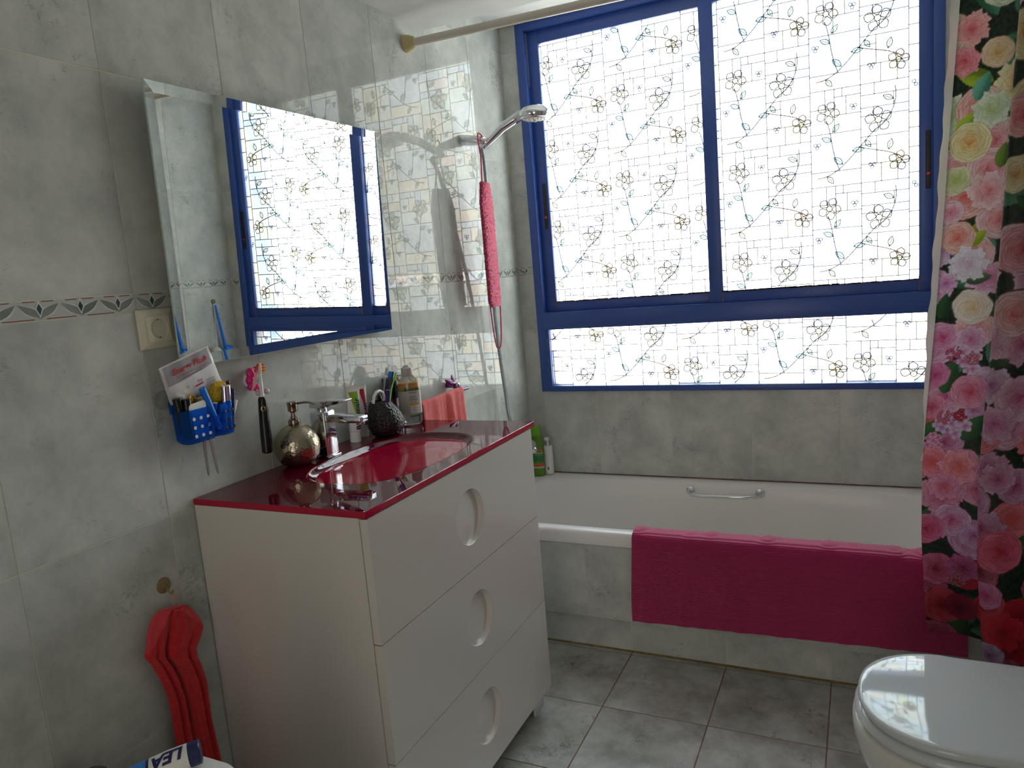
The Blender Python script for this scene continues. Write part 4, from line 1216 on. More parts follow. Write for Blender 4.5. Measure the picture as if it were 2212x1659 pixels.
# ---------------------------------------------------------------- blue caddy on suction cups
ca_ = thing('suction_caddy', 'blue clear plastic bathroom caddy stuck on the wall below the socket', 'caddy', (0.0016, 1.085, 1.077))
ox = 0.0
OUT = [(1.044, 0.006), (1.040, 0.016), (1.034, 0.030), (1.030, 0.044), (1.031, 0.054), (1.037, 0.0600), (1.048, 0.0605), (1.065, 0.0605), (1.088, 0.0605), (1.100, 0.058), (1.106, 0.051), (1.112, 0.049), (1.118, 0.051), (1.124, 0.058), (1.132, 0.062), (1.143, 0.063), (1.156, 0.058), (1.168, 0.045), (1.178, 0.028), (1.184, 0.006)]


def cadw(z, sc, off):
    cy_, cx_ = 1.108, 0.03
    return [(max(0.0055 + off, cx_ + (x - cx_) * sc - (off if x > 0.03 else 0)), cy_ + (y - cy_) * sc * (1 - off * 12), z) for y, x in OUT]


mb = MB(); zt, zb = 1.1475, 1.0775
mb.loft([cadw(zb, 0.94, 0), cadw(zb + 0.006, 0.975, 0), cadw(zt - 0.003, 1.0, 0), cadw(zt, 1.012, 0), cadw(zt, 0.995, 0.0012), cadw(zb + 0.007, 0.965, 0.0012), cadw(zb + 0.003, 0.94, 0.0012)])
mb.build('tray', MT['caddy'], ca_, angle=50)
k = 0
for y in (1.050, 1.068, 1.086, 1.130, 1.142, 1.154):
    for z in (1.092, 1.110, 1.128):
        x = 0.0612 if y < 1.09 else (0.0628 if y < 1.15 else 0.0600)
        MB().lathe([(0.0036, 0), (0.0036, 0.0008), (0.0022, 0.0010), (0.0020, 0.0002)], (x - 0.0003, y, z), (1, 0, 0), 16).build('rivet_hole', MT['white' if y < 1.09 else 'navy'], ca_)
# starfish ornament on the front
st = []
for i in range(10):
    a = math.pi / 2 + math.pi * i / 5 + 0.3; r = 0.031 if i % 2 == 0 else 0.012
    st.append((r * math.cos(a), r * math.sin(a)))
yc, zc = 1.100, 1.112
mb = MB(); b0 = [(0.0615, yc + a, zc + b) for a, b in st]; n = len(b0)
mb.add(b0 + [(0.0725, yc, zc)], [(i, (i + 1) % n, n) for i in range(n)] + [tuple(range(n))[::-1]]); mb.build('starfish', MT['caddy'], ca_, bevel=0.0012)
for y, z in ((1.032, 1.172), (1.165, 1.165)):
    MB().lathe([(0.020, 0), (0.0195, 0.0015), (0.012, 0.004), (0.006, 0.006), (0.005, 0.010)], (0.0018, y, z), (1, 0, 0), 28).build('suction_cup', MT['clear'], ca_)
    MB().box(0.0065, 0.0095, y + (0.006 if y < 1.1 else -0.007), y + (0.020 if y < 1.1 else 0.007), 1.14, z + 0.004).build('cup_arm', MT['caddy'], ca_, bevel=0.001)

G = 'toiletries in the blue caddy'
# foil sachet
sa = thing('sachet', 'silver grey sachet printed Energy Flash standing in the blue caddy', 'sachet', (0.03, 1.07, 1.15))
TL, TR, BR, BLc = Vector((0.0500, 0.9947, 1.2416)), Vector((0.0500, 1.1219, 1.2717)), Vector((0.0170, 1.1793, 1.1713)), Vector((0.0170, 1.0369, 1.1598))
nrm = (TR - TL).cross(BLc - TL).normalized(); nrm = -nrm if nrm.x < 0 else nrm


def saq(u, v, o=0.0):
    p = lerp(lerp(TL, TR, u), lerp(BLc, BR, u), v)
    puff = 0.0035 * math.sin(math.pi * min(1, max(0, u))) ** 0.5 * math.sin(math.pi * min(1, max(0, v))) ** 0.5 + 0.0010 * math.sin(u * 17 + v * 9) * math.sin(v * 13)
    return p + nrm * (puff + o)


MB().grid(lambda u, v: saq(u, v), 24, 20, back=tuple(-nrm * 0.0012)).build('pouch', MT['pearl'], sa, angle=80)
mb = MB()
mb.grid(lambda u, v: saq(0.05 + 0.90 * u, 0.02 + v * (0.34 + 0.16 * (1 - u)) , 0.0004), 20, 8); mb.build('grey_band', MT['sachet_grey'], sa, angle=80)
uu = (TR - TL).normalized(); vv = (TL - BLc).normalized(); vv = (vv - uu * vv.dot(uu)).normalized()
text('Energy Flash', 0.0215, saq(0.53, 0.20, 0.0012), uu, vv, MT['text_red'], sa, name='lettering', bold=0.0004, xs=0.86)
MB().obox(saq(0.54, 0.325, 0.0012), uu, vv, nrm, 0.044, 0.0003, 0.0001).build('print_line', MT['text_red'], sa)
for k, (a, b, l) in enumerate(((0.52, 0.40, 0.026), (0.80, 0.66, 0.010), (0.80, 0.71, 0.012), (0.80, 0.76, 0.012), (0.80, 0.81, 0.009))):
    mb = MB(); rd = random.Random(k); c0 = saq(a, b, 0.0013)
    x = -l
    while x < l:
        w_ = rd.uniform(0.001, 0.003); mb.obox(c0 + uu * (x + w_ / 2), uu, vv, nrm, w_ / 2, 0.0006, 0.0001); x += w_ + 0.0007
    mb.build('small_print', MT['text_grey'], sa, smooth=False)
text('n', 0.012, saq(0.36, 0.66, 0.0014), uu, vv, MT['text_grey'], sa, name='lettering'); text('ing', 0.012, saq(0.60, 0.60, 0.0014), uu, vv, MT['text_grey'], sa, name='lettering')
MB().obox(saq(0.57, 0.70, 0.0014), uu, vv, nrm, 0.011, 0.0016, 0.0001).build('print_bar', MT['text_red'], sa)


def stick(name, label, a, b, r, m, r1=None, cap=None, cat='pen', group=G, n=20, sub=None):
    t_ = thing(name, label, cat, b if a[2] > b[2] else a, group)
    MB().cyl(a, b, r, r1, n=n, bev=r * 0.18).build(sub or 'barrel', m, t_)
    return t_


m1 = stick('mascara', 'black mascara tube, leftmost in the blue caddy', (0.038, 1.0460, 1.086), (0.0400, 1.0328, 1.1751), 0.0085, MT['black'], cat='mascara')
m2 = stick('mascara', 'black mascara tube next to the gold cap in the blue caddy', (0.0475, 1.0490, 1.086), (0.0470, 1.0500, 1.1708), 0.0090, MT['black'], cat='mascara')
m3 = stick('lip_gloss', 'pale pink tube between the two black mascaras', (0.026, 1.0520, 1.086), (0.0310, 1.0519, 1.1753), 0.0075, MT['pale_pink'], cat='cosmetic tube')
MB().cyl((0.0310, 1.0513, 1.1706), (0.0310, 1.0520, 1.1782), 0.0078, n=20, bev=0.001).build('cap', MT['white'], m3)
p_ = Vector((0.0360, 1.0745, 1.1750))
g1 = thing('lipstick', 'gold capped bottle behind the white card in the blue caddy', 'cosmetic tube', (0.034, 1.048, 1.086), G)
MB().box(0.026, 0.044, 1.060, 1.076, 1.086, 1.150).build('bottle', MT['gold_box'], g1, bevel=0.002)
MB().cyl((0.034, 1.066, 1.150), (p_.x, p_.y, p_.z), 0.0085, 0.0078, n=20, bev=0.001).build('cap', MT['gold'], g1)
g2 = thing('carton', 'beige gold carton leaning beside the bright blue pen in the caddy', 'box', (0.034, 1.070, 1.086), G)
q0, q1 = Vector((0.030, 1.096, 1.086)), Vector((0.0360, 1.0922, 1.1667)); dd_ = (q1 - q0).normalized(); uq, vq, _ = frame_from(dd_, (1, 0, 0))
MB().obox((q0 + q1) / 2, uq, vq, dd_, 0.0105, 0.0085, (q1 - q0).length / 2).build('box', MT['gold_box'], g2, bevel=0.0008)
MB().obox(q1 + dd_ * 0.0006, uq, vq, dd_, 0.0100, 0.0006, 0.0005).build('lid_slit', MT['text_black'], g2)
cd = thing('pill_card', 'white rounded card standing behind the studded front of the caddy', 'card', (0.054, 1.06, 1.082), G)
cz = lambda y: 1.160 + (y - 1.062) * 0.10
cp = [(0.0545, 1.046, 1.086), (0.0545, 1.0895, 1.086), (0.0545, 1.0895, cz(1.0895) - 0.006), (0.0545, 1.0875, cz(1.0895) - 0.002), (0.0545, 1.0835, cz(1.0835)), (0.0545, 1.0515, cz(1.0515)), (0.0545, 1.0475, cz(1.046) - 0.002), (0.0545, 1.046, cz(1.046) - 0.006)]
MB().prism(cp, (0.0016, 0, 0)).build('card', MT['white'], cd)
bp = stick('blue_pen', 'bright blue plastic pen leaning in the middle of the caddy', (0.0500, 1.1209, 1.0934), (0.0550, 1.0862, 1.1875), 0.0064, MT['cyan_blue'], r1=0.0072)
sp_ = thing('bath_sponge', 'round yellow sponge behind the striped tube in the caddy', 'sponge', (0.026, 1.137, 1.15), G)
MB().ellipsoid((0.0360, 1.1449, 1.1670), (0, 1, 0), (0, 0.1, 1), (1, 0, 0), 0.028, 0.025, 0.009, 28, 14).build('sponge', MT['sponge'], sp_)
tb = thing('foundation_stick', 'silver and magenta striped tube with a white flat top in the caddy', 'cosmetic tube', (0.044, 1.150, 1.084), G)
a, b = Vector((0.044, 1.148, 1.084)), Vector((0.0440, 1.1577, 1.1790))
MB().cyl(a, b, 0.0108, 0.0112, n=32, bev=0.0006).build('tube', MT['chrome'], tb)
u_, v_, d_ = frame_from(b - a)
mb = MB()
for k0 in range(8):
    aa = k0 * math.pi / 4; n_ = 4
    ptsA = [a + u_ * 0.01085 * math.cos(aa + j * 0.07) + v_ * 0.01085 * math.sin(aa + j * 0.07) for j in range(n_)]
    ptsB = [b - d_ * 0.002 + u_ * 0.01125 * math.cos(aa + j * 0.07) + v_ * 0.01125 * math.sin(aa + j * 0.07) for j in range(n_)]
    for j in range(n_ - 1): mb.poly([ptsA[j], ptsA[j + 1], ptsB[j + 1], ptsB[j]])
mb.build('stripes', MT['purple'], tb)
MB().lathe([(0.0113, 0), (0.0115, 0.0012), (0.0110, 0.0022)], b, d_, 32).build('cap', MT['white'], tb)
MB().tube([b + d_ * 0.0024 + Vector((0.0042 * math.cos(t), 0.0055 * math.sin(t), 0)) for t in [2 * math.pi * i / 20 for i in range(21)]], 0.0004, 6, caps=False).build('emblem', MT['text_black'], tb)
stick('eye_pencil', 'dark red pencil behind the striped tube in the caddy', (0.034, 1.154, 1.084), (0.0360, 1.1798, 1.1711), 0.0036, MT['burgundy'], cat='pencil')
stick('eye_pencil', 'navy blue pencil at the right of the striped tube', (0.046, 1.162, 1.084), (0.0440, 1.1786, 1.1702), 0.0036, MT['navy'], cat='pencil')
rb = thing('bead_pin', 'dark red round pin head above the white topped tube', 'pin', (0.028, 1.146, 1.09), G)
MB().cyl((0.028, 1.142, 1.09), (0.0280, 1.1813, 1.1813), 0.0012, n=8).build('shaft', MT['steel'], rb)
MB().sphere((0.0280, 1.1817, 1.1833), 0.0045).build('head', MT['burgundy'], rb)
dp = thing('drop_bottle', 'small white capped bottle, rightmost in the caddy', 'bottle', (0.034, 1.163, 1.084), G)
MB().cyl((0.034, 1.161, 1.084), (0.0340, 1.1899, 1.1420), 0.0055, 0.0062, n=20, bev=0.001).build('bottle', MT['white'], dp)
MB().cyl((0.0340, 1.1899, 1.1420), (0.0340, 1.1905, 1.1566), 0.0030, 0.0018, n=16).build('nozzle', MT['clear'], dp)
stick('lip_brush', 'white flat tipped applicator beside the blue pen', (0.040, 1.108, 1.084), (0.0460, 1.1222, 1.1500), 0.0042, MT['white'], r1=0.0052, cat='brush')
stick('lip_liner', 'rose pink tipped stick left of the striped tube', (0.034, 1.118, 1.084), (0.0400, 1.1430, 1.1561), 0.0030, MT['black'], r1=0.0030, cat='pencil')
MB().cyl((0.0400, 1.1425, 1.1532), (0.0400, 1.1426, 1.1572), 0.0034, 0.0026, n=14).build('tip', MT['pale_pink'], bpy.data.objects['lip_liner'])
st_ = thing('cream_tube', 'small pale tube upside down inside the right cup of the caddy', 'tube', (0.052, 1.138, 1.084), G)
MB().loft([[(0.050 + 0.0035 * sx, 1.134 + 0.005 * sy_, 1.086) for sx, sy_ in ((-1, -1), (1, -1), (1, 1), (-1, 1))], [(0.052 + 0.003 * sx, 1.139 + 0.008 * sy_, 1.130) for sx, sy_ in ((-1, -1), (1, -1), (1, 1), (-1, 1))], [(0.052 + 0.0006 * sx, 1.141 + 0.010 * sy_, 1.143) for sx, sy_ in ((-1, -1), (1, -1), (1, 1), (-1, 1))]]).build('tube', MT['white'], st_, bevel=0.0008)
sc_ = thing('scissors', 'steel scissors with two blades pointing down through the caddy bottom', 'scissors', (0.05, 1.095, 1.06))
for (p0, p1) in (((0.0480, 1.0787, 1.0981), (0.0300, 1.0923, 0.9948)), ((0.0480, 1.0940, 1.0945), (0.0320, 1.1167, 0.9920))):
    a, b = Vector(p0), Vector(p1); d_ = (b - a).normalized(); u_, v_, _ = frame_from(d_, (1, 0, 0)); rings = []
    for t, w_ in ((0, .0036), (0.5, .0033), (0.88, .0027), (0.97, .0016), (1.0, .0002)):
        c = a + (b - a) * t; rings.append([c + u_ * x_ * w_ + v_ * y_ * min(w_, 0.0011) for x_, y_ in ((-1, -1), (1, -1), (1, 1), (-1, 1))])
    MB().loft(rings).build('blade', MT['steel'], sc_, angle=25)

# ---------------------------------------------------------------- holder with the black electric toothbrush
ho_ = thing('toothbrush_holder', 'pink and white toothbrush holder with a clear suction cup under the mirror', 'holder', (0.0016, 1.235, 1.19))
c0 = Vector((0.0040, 1.2784, 1.1760))
MB().lathe([(0.026, 0), (0.0255, 0.002), (0.017, 0.006), (0.009, 0.009)], (0.0018, c0.y, c0.z), (1, 0, 0), 32).build('suction_cup', MT['clear'], ho_)
mb = MB()
BL_ = [((0.0180, 1.2608, 1.1896), .0100, .0150), ((0.0180, 1.2567, 1.1751), .0105, .0120), ((0.0180, 1.2584, 1.1606), .0095, .0100), ((0.0180, 1.2735, 1.1547), .0085, .0085), ((0.0180, 1.2782, 1.1967), .0065, .0085)]
for c, a, b in BL_: mb.ellipsoid(c, (0, 1, 0), (0, 0, 1), (1, 0, 0), a, b, 0.009, 24, 14)
mb.build('body', MT['pink'], ho_, angle=80)
mb = MB()
mb.tube([(0.0300, 1.2585, 1.2038), (0.0310, 1.2663, 1.1961), (0.0310, 1.2656, 1.1843), (0.0310, 1.2562, 1.1728), (0.0310, 1.2528, 1.1625), (0.0290, 1.2489, 1.1535), (0.0260, 1.2455, 1.1498)], [.0012, .0030, .0036, .0034, .0026, .0018, .0006], 10)
mb.build('swirl', MT['pale_pink'], ho_)
for c in ((0.0340, 1.2611, 1.1447), (0.0340, 1.2878, 1.1443)): MB().sphere(c, 0.0068).build('knob', MT['greywhite'], ho_)
MB().tube([(0.0220, 1.2687, 1.1511), (0.0300, 1.2683, 1.1456), (0.0240, 1.2842, 1.1416), (0.0300, 1.2887, 1.1430)], 0.0028, 10).build('arm', MT['pale_pink'], ho_)

et = thing('electric_toothbrush', 'black electric toothbrush with orange bristles hanging on the wall holder', 'toothbrush', (0.040, 1.27, 1.0))
a, b = Vector((0.0360, 1.2626, 1.0019)), Vector((0.0400, 1.2649, 1.1352)); d_ = (b - a); L_ = d_.length
MB().lathe([(0.0095, 0), (0.0125, 0.003), (0.0128, L_ * 0.3), (0.0112, L_ * 0.75), (0.0100, L_ - 0.006), (0.0070, L_)], a, d_, 28).build('handle', MT['black'], et)
dn = d_.normalized(); vdir = Vector((1.26, -1.26, 0.3)).normalized(); vperp = (vdir - dn * vdir.dot(dn)).normalized(); u2 = dn.cross(vperp)
cc = a + dn * L_ * 0.80 + vperp * 0.0109
MB().tube([cc + u2 * 0.0042 * math.cos(t) + dn * 0.0052 * math.sin(t) for t in [2 * math.pi * i / 24 for i in range(25)]], 0.0008, 8, caps=False).build('button_ring', MT['gold'], et)
n0, n1 = b, Vector((0.0400, 1.2693, 1.2074))
MB().tube([n0, lerp(n0, n1, .35), lerp(n0, n1, .8), n1, n1 + (n1 - n0).normalized() * 0.006], [.0052, .0042, .0030, .0036, .0026], 14).build('neck', MT['white'], et)
hc = Vector((0.0400, 1.2696, 1.2009)); hd_ = (n1 - n0).normalized(); hv = Vector((0.25, 0.95, 0)).normalized(); hv = (hv - hd_ * hv.dot(hd_)).normalized(); hw_ = hd_.cross(hv)
MB().obox(hc, hd_, hv, hw_, 0.011, 0.0022, 0.0056).build('head', MT['white'], et, bevel=0.0012)
for k in range(6):
    MB().obox(hc + hd_ * (-0.009 + k * 0.0035) + hv * 0.0062, hd_, hv, hw_, 0.0016, 0.0046, 0.0050).build('bristle_row', MT['orange' if k % 2 else 'yellow'], et, bevel=0.0004)
MB().obox(hc - hv * 0.008 + hd_ * 0.002, (hd_ + hv * 0.55).normalized(), (hv - hd_ * 0.55).normalized(), hw_, 0.0100, 0.0011, 0.0030).build('tongue_scraper', MT['orange'], et)

# ---------------------------------------------------------------- soap dispenser
Z0 = ZT + 0.0003
sd = thing('soap_dispenser', 'round hammered metal soap dispenser with pump on the red top', 'soap dispenser', (0.052, 1.346, Z0))
sx, sy = 0.0520, 1.346
MB().lathe([(0.020, 0.0), (0.028, 0.0006), (0.042, 0.009), (0.0515, 0.024), (0.0550, 0.043), (0.0535, 0.060), (0.0465, 0.078), (0.034, 0.0925), (0.020, 0.0995), (0.013, 0.1015)], (sx, sy, Z0), (0, 0, 1), 56).build('body', MT['hammered'], sd, angle=70)
MB().lathe([(0.0142, 0.0995), (0.0148, 0.1005), (0.0148, 0.108), (0.0138, 0.1125), (0.0085, 0.1165), (0.0072, 0.1215)], (sx, sy, Z0), (0, 0, 1), 32).build('collar', MT['pewter'], sd)
MB().lathe([(0.0060, 0.1205), (0.0060, 0.1305), (0.0118, 0.1345), (0.0122, 0.1500), (0.0128, 0.1515), (0.0122, 0.1560), (0.0060, 0.1575)], (sx, sy, Z0), (0, 0, 1), 32).build('pump_head', MT['pewter'], sd)
MB().tube([(sx + 0.008, sy + 0.004, Z0 + 0.1515), (sx + 0.030, sy + 0.012, Z0 + 0.1530), (sx + 0.040, sy + 0.0155, Z0 + 0.1520), (sx + 0.052, sy + 0.020, Z0 + 0.1465)], [.0030, .0026, .0024, .0020], 12).build('spout', MT['pewter'], sd)

# ---------------------------------------------------------------- tap
tp = thing('basin_tap', 'chrome single lever tap standing behind the basin', 'tap', (0.070, 1.428, Z0))
tx_, ty_ = 0.070, 1.4280
MB().box(tx_ - 0.026, tx_ + 0.026, ty_ - 0.026, ty_ + 0.026, Z0, Z0 + 0.005).build('base_plate', MT['chrome'], tp, bevel=0.0015)
MB().loft([[(tx_ + a * 0.0235, ty_ + b * 0.0225, Z0 + 0.005) for a, b in ((-1, -1), (1, -1), (1, 1), (-1, 1))], [(tx_ + a * 0.0230, ty_ + b * 0.0220, Z0 + 0.118) for a, b in ((-1, -1), (1, -1), (1, 1), (-1, 1))]]).build('body', MT['chrome'], tp, bevel=0.0045, bseg=4)
MB().loft([[(tx_ + 0.014, ty_ + b * 0.0175, Z0 + z) for b, z in ((-1, 0.092), (1, 0.092), (1, 0.111), (-1, 0.111))], [(tx_ + 0.060, ty_ + b * 0.0175, Z0 + z) for b, z in ((-1, 0.090), (1, 0.090), (1, 0.109), (-1, 0.109))], [(tx_ + 0.128, ty_ + b * 0.0170, Z0 + z) for b, z in ((-1, 0.090), (1, 0.090), (1, 0.1055), (-1, 0.1055))]]).build('spout', MT['chrome'], tp, bevel=0.003, bseg=3)
MB().cyl((tx_ + 0.117, ty_, Z0 + 0.086), (tx_ + 0.117, ty_, Z0 + 0.091), 0.010).build('aerator', MT['steel'], tp)
MB().lathe([(0.014, 0.118), (0.0135, 0.124), (0.016, 0.128)], (tx_, ty_, Z0), (0, 0, 1), 28).build('cartridge', MT['chrome'], tp)
MB().loft([[(tx_ - 0.022, ty_ + b * 0.020, Z0 + z) for b, z in ((-1, 0.128), (1, 0.128), (1, 0.143), (-1, 0.143))], [(tx_ + 0.016, ty_ + b * 0.020, Z0 + z) for b, z in ((-1, 0.126), (1, 0.126), (1, 0.145), (-1, 0.145))], [(tx_ + 0.070, ty_ + b * 0.018, Z0 + z) for b, z in ((-1, 0.139), (1, 0.139), (1, 0.146), (-1, 0.146))], [(tx_ + 0.085, ty_ + b * 0.017, Z0 + z) for b, z in ((-1, 0.1435), (1, 0.1435), (1, 0.1465), (-1, 0.1465))]]).build('lever', MT['chrome'], tp, bevel=0.0018, bseg=3)


# ---------------------------------------------------------------- two toothpaste tubes standing on their caps
def paste_tube(name, label, base, top_, cap_r, mats_, words):
    t_ = thing(name, label, 'toothpaste', base)
    a, b = Vector(base), Vector(top_); d_ = (b - a).normalized(); L_ = (b - a).length
    u_ = Vector((0.42, 0.90, 0.0)); u_ = (u_ - d_ * u_.dot(d_)).normalized(); w_ = u_.cross(d_).normalized()
    if w_.x < 0: w_ = -w_
    el = lambda t, hu, hw: [a + d_ * (L_ * t) + u_ * hu * math.cos(x) + w_ * hw * math.sin(x) for x in [2 * math.pi * i / 32 for i in range(32)]]
    MB().loft([el(0, cap_r * 0.97, cap_r * 0.97), el(0.01, cap_r, cap_r), el(0.185, cap_r * 0.97, cap_r * 0.97)]).build('cap', MT['white'], t_)
    W = cap_r * 1.32
    prof = [(0.188, cap_r * 0.93, cap_r * 0.93), (0.205, cap_r * 1.02, cap_r * 1.0), (0.5, cap_r * 1.08, cap_r * 0.80), (0.8, cap_r * 1.20, cap_r * 0.42), (0.93, W, cap_r * 0.14), (0.955, W, 0.0008), (1.0, W, 0.0007)]
    MB().loft([el(*q) for q in prof]).build('tube', MT['white'], t_)

    def surf(u, t, off=0.0004):
        for (t0, a0, b0), (t1, a1, b1) in zip(prof, prof[1:]):
            if t <= t1:
                f = (t - t0) / (t1 - t0); hu, hw = a0 + (a1 - a0) * f, b0 + (b1 - b0) * f; break
        x = math.asin(max(-1, min(1, u)))
        return a + d_ * (L_ * t) + u_ * hu * math.sin(x) + w_ * (hw * math.cos(x) + off)
    for (nm, m_, poly_) in mats_:
        mb = MB(); (ul0, ur0, tt0), (ul1, ur1, tt1) = poly_
        mb.grid(lambda p, q: surf(ul0 + (ur0 - ul0) * p + ((ul1 + (ur1 - ul1) * p) - (ul0 + (ur0 - ul0) * p)) * q, tt0 + (tt1 - tt0) * q), 6, 8); mb.build(nm, m_, t_, angle=80)
    for (s_, size, u0, t0, m_) in words:
        bend(text(s_, size, (0, 0, 0), (1, 0, 0), (0, 1, 0), m_, t_, name='lettering', bold=0.0005, align='LEFT', depth=0, cuts=2), lambda x, y: surf(u0 - y / (cap_r * 1.06), t0 + x / L_, 0.0006))
    return t_


pA0, pA1 = (0.0416, 1.5845, 0.9510), (0.0500, 1.5856, 1.1043)
pA0 = (pA0[0], pA0[1], Z0); pB0 = (0.0208, 1.6485, 0.9510); pB0 = (pB0[0], pB0[1], Z0); pB1 = (0.0280, 1.6452, 1.1007)
paste_tube('toothpaste_tube', 'toothpaste tube with a green patch standing on its cap', pA0, pA1, 0.0158, [('green_print', MT['green'], ((-0.05, 0.85, 0.50), (-0.75, 0.55, 0.90)))], [('Biorepair', 0.023, 0.35, 0.22, MT['text_navy'])])
paste_tube('toothpaste_tube', 'toothpaste tube with a red stripe behind the green patched tube', pB0, pB1, 0.0150, [('red_print', MT['text_red'], ((0.50, 0.85, 0.42), (-0.35, 0.55, 0.90)))], [('Bior', 0.021, 0.40, 0.22, MT['text_navy']), ('an', 0.021, 0.40, 0.50, MT['text_navy'])])

# ---------------------------------------------------------------- dark pot with brushes
pt = thing('ceramic_pot', 'round dark hammered pot with a slanted mouth holding toothbrushes', 'pot', (0.092, 1.660, Z0))
cX, cY = 0.092, 1.662; rings = []
for r_, z, sl in ((.020, 0, 0), (.032, .001, 0), (.044, .010, 0), (.0510, .026, 0), (.0520, .040, 0), (.0485, .056, .05), (.0420, .073, .15), (.0340, .088, .30), (.0270, .099, .42), (.0250, .1005, .45), (.0228, .097, .42), (.034, .072, .2), (.043, .045, 0), (.030, .010, 0)):
    ring = []
    for i in range(48):
        t = 2 * math.pi * i / 48; x, y = r_ * math.cos(t), r_ * math.sin(t)
        ring.append((cX + x - sl * 0.022, cY + y - sl * 0.022, Z0 + z + sl * (x * 0.10)))
    rings.append(ring)
mb = MB(); mb.loft(rings); mb.build('pot', MT['basalt'], pt, angle=70)


def toothbrush(label, foot, headp, m_h, m_b, bdir, name='toothbrush'):
    t_ = thing(name, label, 'toothbrush', foot, 'toothbrushes in the dark pot')
    a, b = Vector(foot), Vector(headp); d_ = (b - a).normalized(); bd = Vector(bdir); bd = (bd - d_ * bd.dot(d_)).normalized(); sd_ = d_.cross(bd); L_ = (b - a).length
    bend = [(0, 0.0042, 0), (0.35, 0.0048, -0.002), (0.62, 0.0030, 0.001), (0.80, 0.0026, 0.001), (0.86, 0.0040, 0.0), (1.0, 0.0034, 0.0)]
    rings = []
    for t, r_, o in bend:
        c = a + d_ * L_ * t + bd * o
        rings.append([c + sd_ * r_ * 1.25 * math.cos(x) + bd * r_ * 0.75 * math.sin(x) for x in [2 * math.pi * i / 16 for i in range(16)]])
    MB().loft(rings).build('handle', m_h, t_)
    MB().obox(a + d_ * L_ * 0.925 + bd * 0.0070, d_, bd, sd_, L_ * 0.065, 0.0045, 0.0046).build('bristles', m_b, t_, bevel=0.0008)
    return t_


toothbrush('clear toothbrush with a white head, leftmost brush in the dark pot', (0.080, 1.650, Z0 + 0.05), (0.0850, 1.7004, 1.1370), MT['clear_b'], MT['white'], (0.3, 1, 0))
toothbrush('violet toothbrush with blue bristles in the dark pot', (0.090, 1.650, Z0 + 0.04), (0.1000, 1.7104, 1.1232), MT['violet'], MT['mouthblue'], (-0.6, -0.8, 0))
toothbrush('lime green toothbrush, rightmost brush in the dark pot', (0.082, 1.672, Z0 + 0.05), (0.0750, 1.7591, 1.1120), MT['lime'], MT['white'], (-0.6, -0.8, 0))
vb = stick('interdental_brush', 'dark violet handle leaning at the mouth of the dark pot', (0.100, 1.655, Z0 + 0.05), (0.1150, 1.6557, 1.0810), 0.0052, MT['violet'], r1=0.0060, cat='brush', group=None, sub='handle')
lp = thing('hair_clip', 'white looped handle sticking out of the dark pot beside its rim', 'clip', (0.075, 1.630, Z0 + 0.07))
MB().tube([(0.0880, 1.6181, 1.0493), (0.0880, 1.6259, 1.0685), (0.0880, 1.6385, 1.0778), (0.0880, 1.6540, 1.0789), (0.0880, 1.6680, 1.0711), (0.0880, 1.6721, 1.0572), (0.0880, 1.6645, 1.0402)], 0.0042, 12).build('loop', MT['white'], lp)
MB().ellipsoid((0.0900, 1.6470, 1.0567), (0.3, 1, 0), (0, 0, 1), (1, -0.3, 0), 0.0085, 0.0135, 0.003).build('pad', MT['black'], lp)

# ---------------------------------------------------------------- perfume box behind the pot
px0 = thing('cosmetic_box', 'clear sided box with black top and dark red base behind the pot', 'box', (0.030, 1.81, Z0))
MB().box(0.014, 0.046, 1.768, 1.848, Z0 + 0.001, 1.032).build('red_part', MT['burgundy'], px0, bevel=0.002)
MB().box(0.014, 0.046, 1.768, 1.848, 1.0325, 1.094).build('black_part', MT['black'], px0, bevel=0.002)
for y in (1.7645, 1.8515): MB().box(0.010, 0.050, y - 0.0022, y + 0.0022, Z0, 1.100).build('clear_side', MT['clear'], px0, bevel=0.0008)
ct = stick('cream_stick', 'cream coloured stick leaning against the box behind the pot', (0.058, 1.838, Z0 + 0.050), (0.0550, 1.7932, 1.0972), 0.0042, MT['ivory'], cat='stick', group=None)

# ---------------------------------------------------------------- two-phase cleanser bottle
bo = thing('cleanser_bottle', 'clear cleanser bottle with a gold oil layer and white cap', 'bottle', (0.086, 1.800, Z0))
bx, by = 0.0860, 1.8000
BU = Vector((0.88, 0.47, 0)).normalized(); BV = Vector((-0.47, 0.88, 0))


def oval(hu, hv, z, n=48): return [(bx + BU.x * hu * math.cos(t) + BV.x * hv * math.sin(t), by + BU.y * hu * math.cos(t) + BV.y * hv * math.sin(t), Z0 + z) for t in [2 * math.pi * i / n for i in range(n)]]


PB = [(.016, .010, 0.0), (.026, .017, .001), (.0310, .0205, .007), (.0325, .0215, .018), (.0330, .0220, .05), (.0330, .0220, .105), (.0318, .0212, .122), (.027, .018, .135), (.019, .014, .143), (.0135, .0125, .146)]
MB().loft([oval(*q) for q in PB]).build('bottle', MT['clear_b'], bo, angle=70)
MB().loft([oval(.0325, .0215, .1045), oval(.0325, .0215, .110), oval(.0312, .0206, .1225), oval(.0306, .0202, .1265)]).build('oil_layer', MT['amber'], bo)
MB().loft([oval(.0336, .0226, .034), oval(.0336, .0226, .1035)], cap0=False, cap1=False).build('label', MT['greywhite'], bo)
MB().loft([oval(.0300, .0200, .007), oval(.0318, .0208, .018), oval(.0320, .0210, .0335)]).build('water_layer', MT['clear_b'], bo)
MB().lathe([(0.0172, 0.1465), (0.0178, 0.148), (0.0168, 0.170), (0.0155, 0.1715), (0.0110, 0.173), (0.0085, 0.1775), (0.0, 0.180)], (bx, by, Z0), (0, 0, 1), 40).build('cap', MT['greywhite'], bo)
vd = Vector((0.55, -0.83, 0)).normalized(); su = Vector((0.83, 0.55, 0))


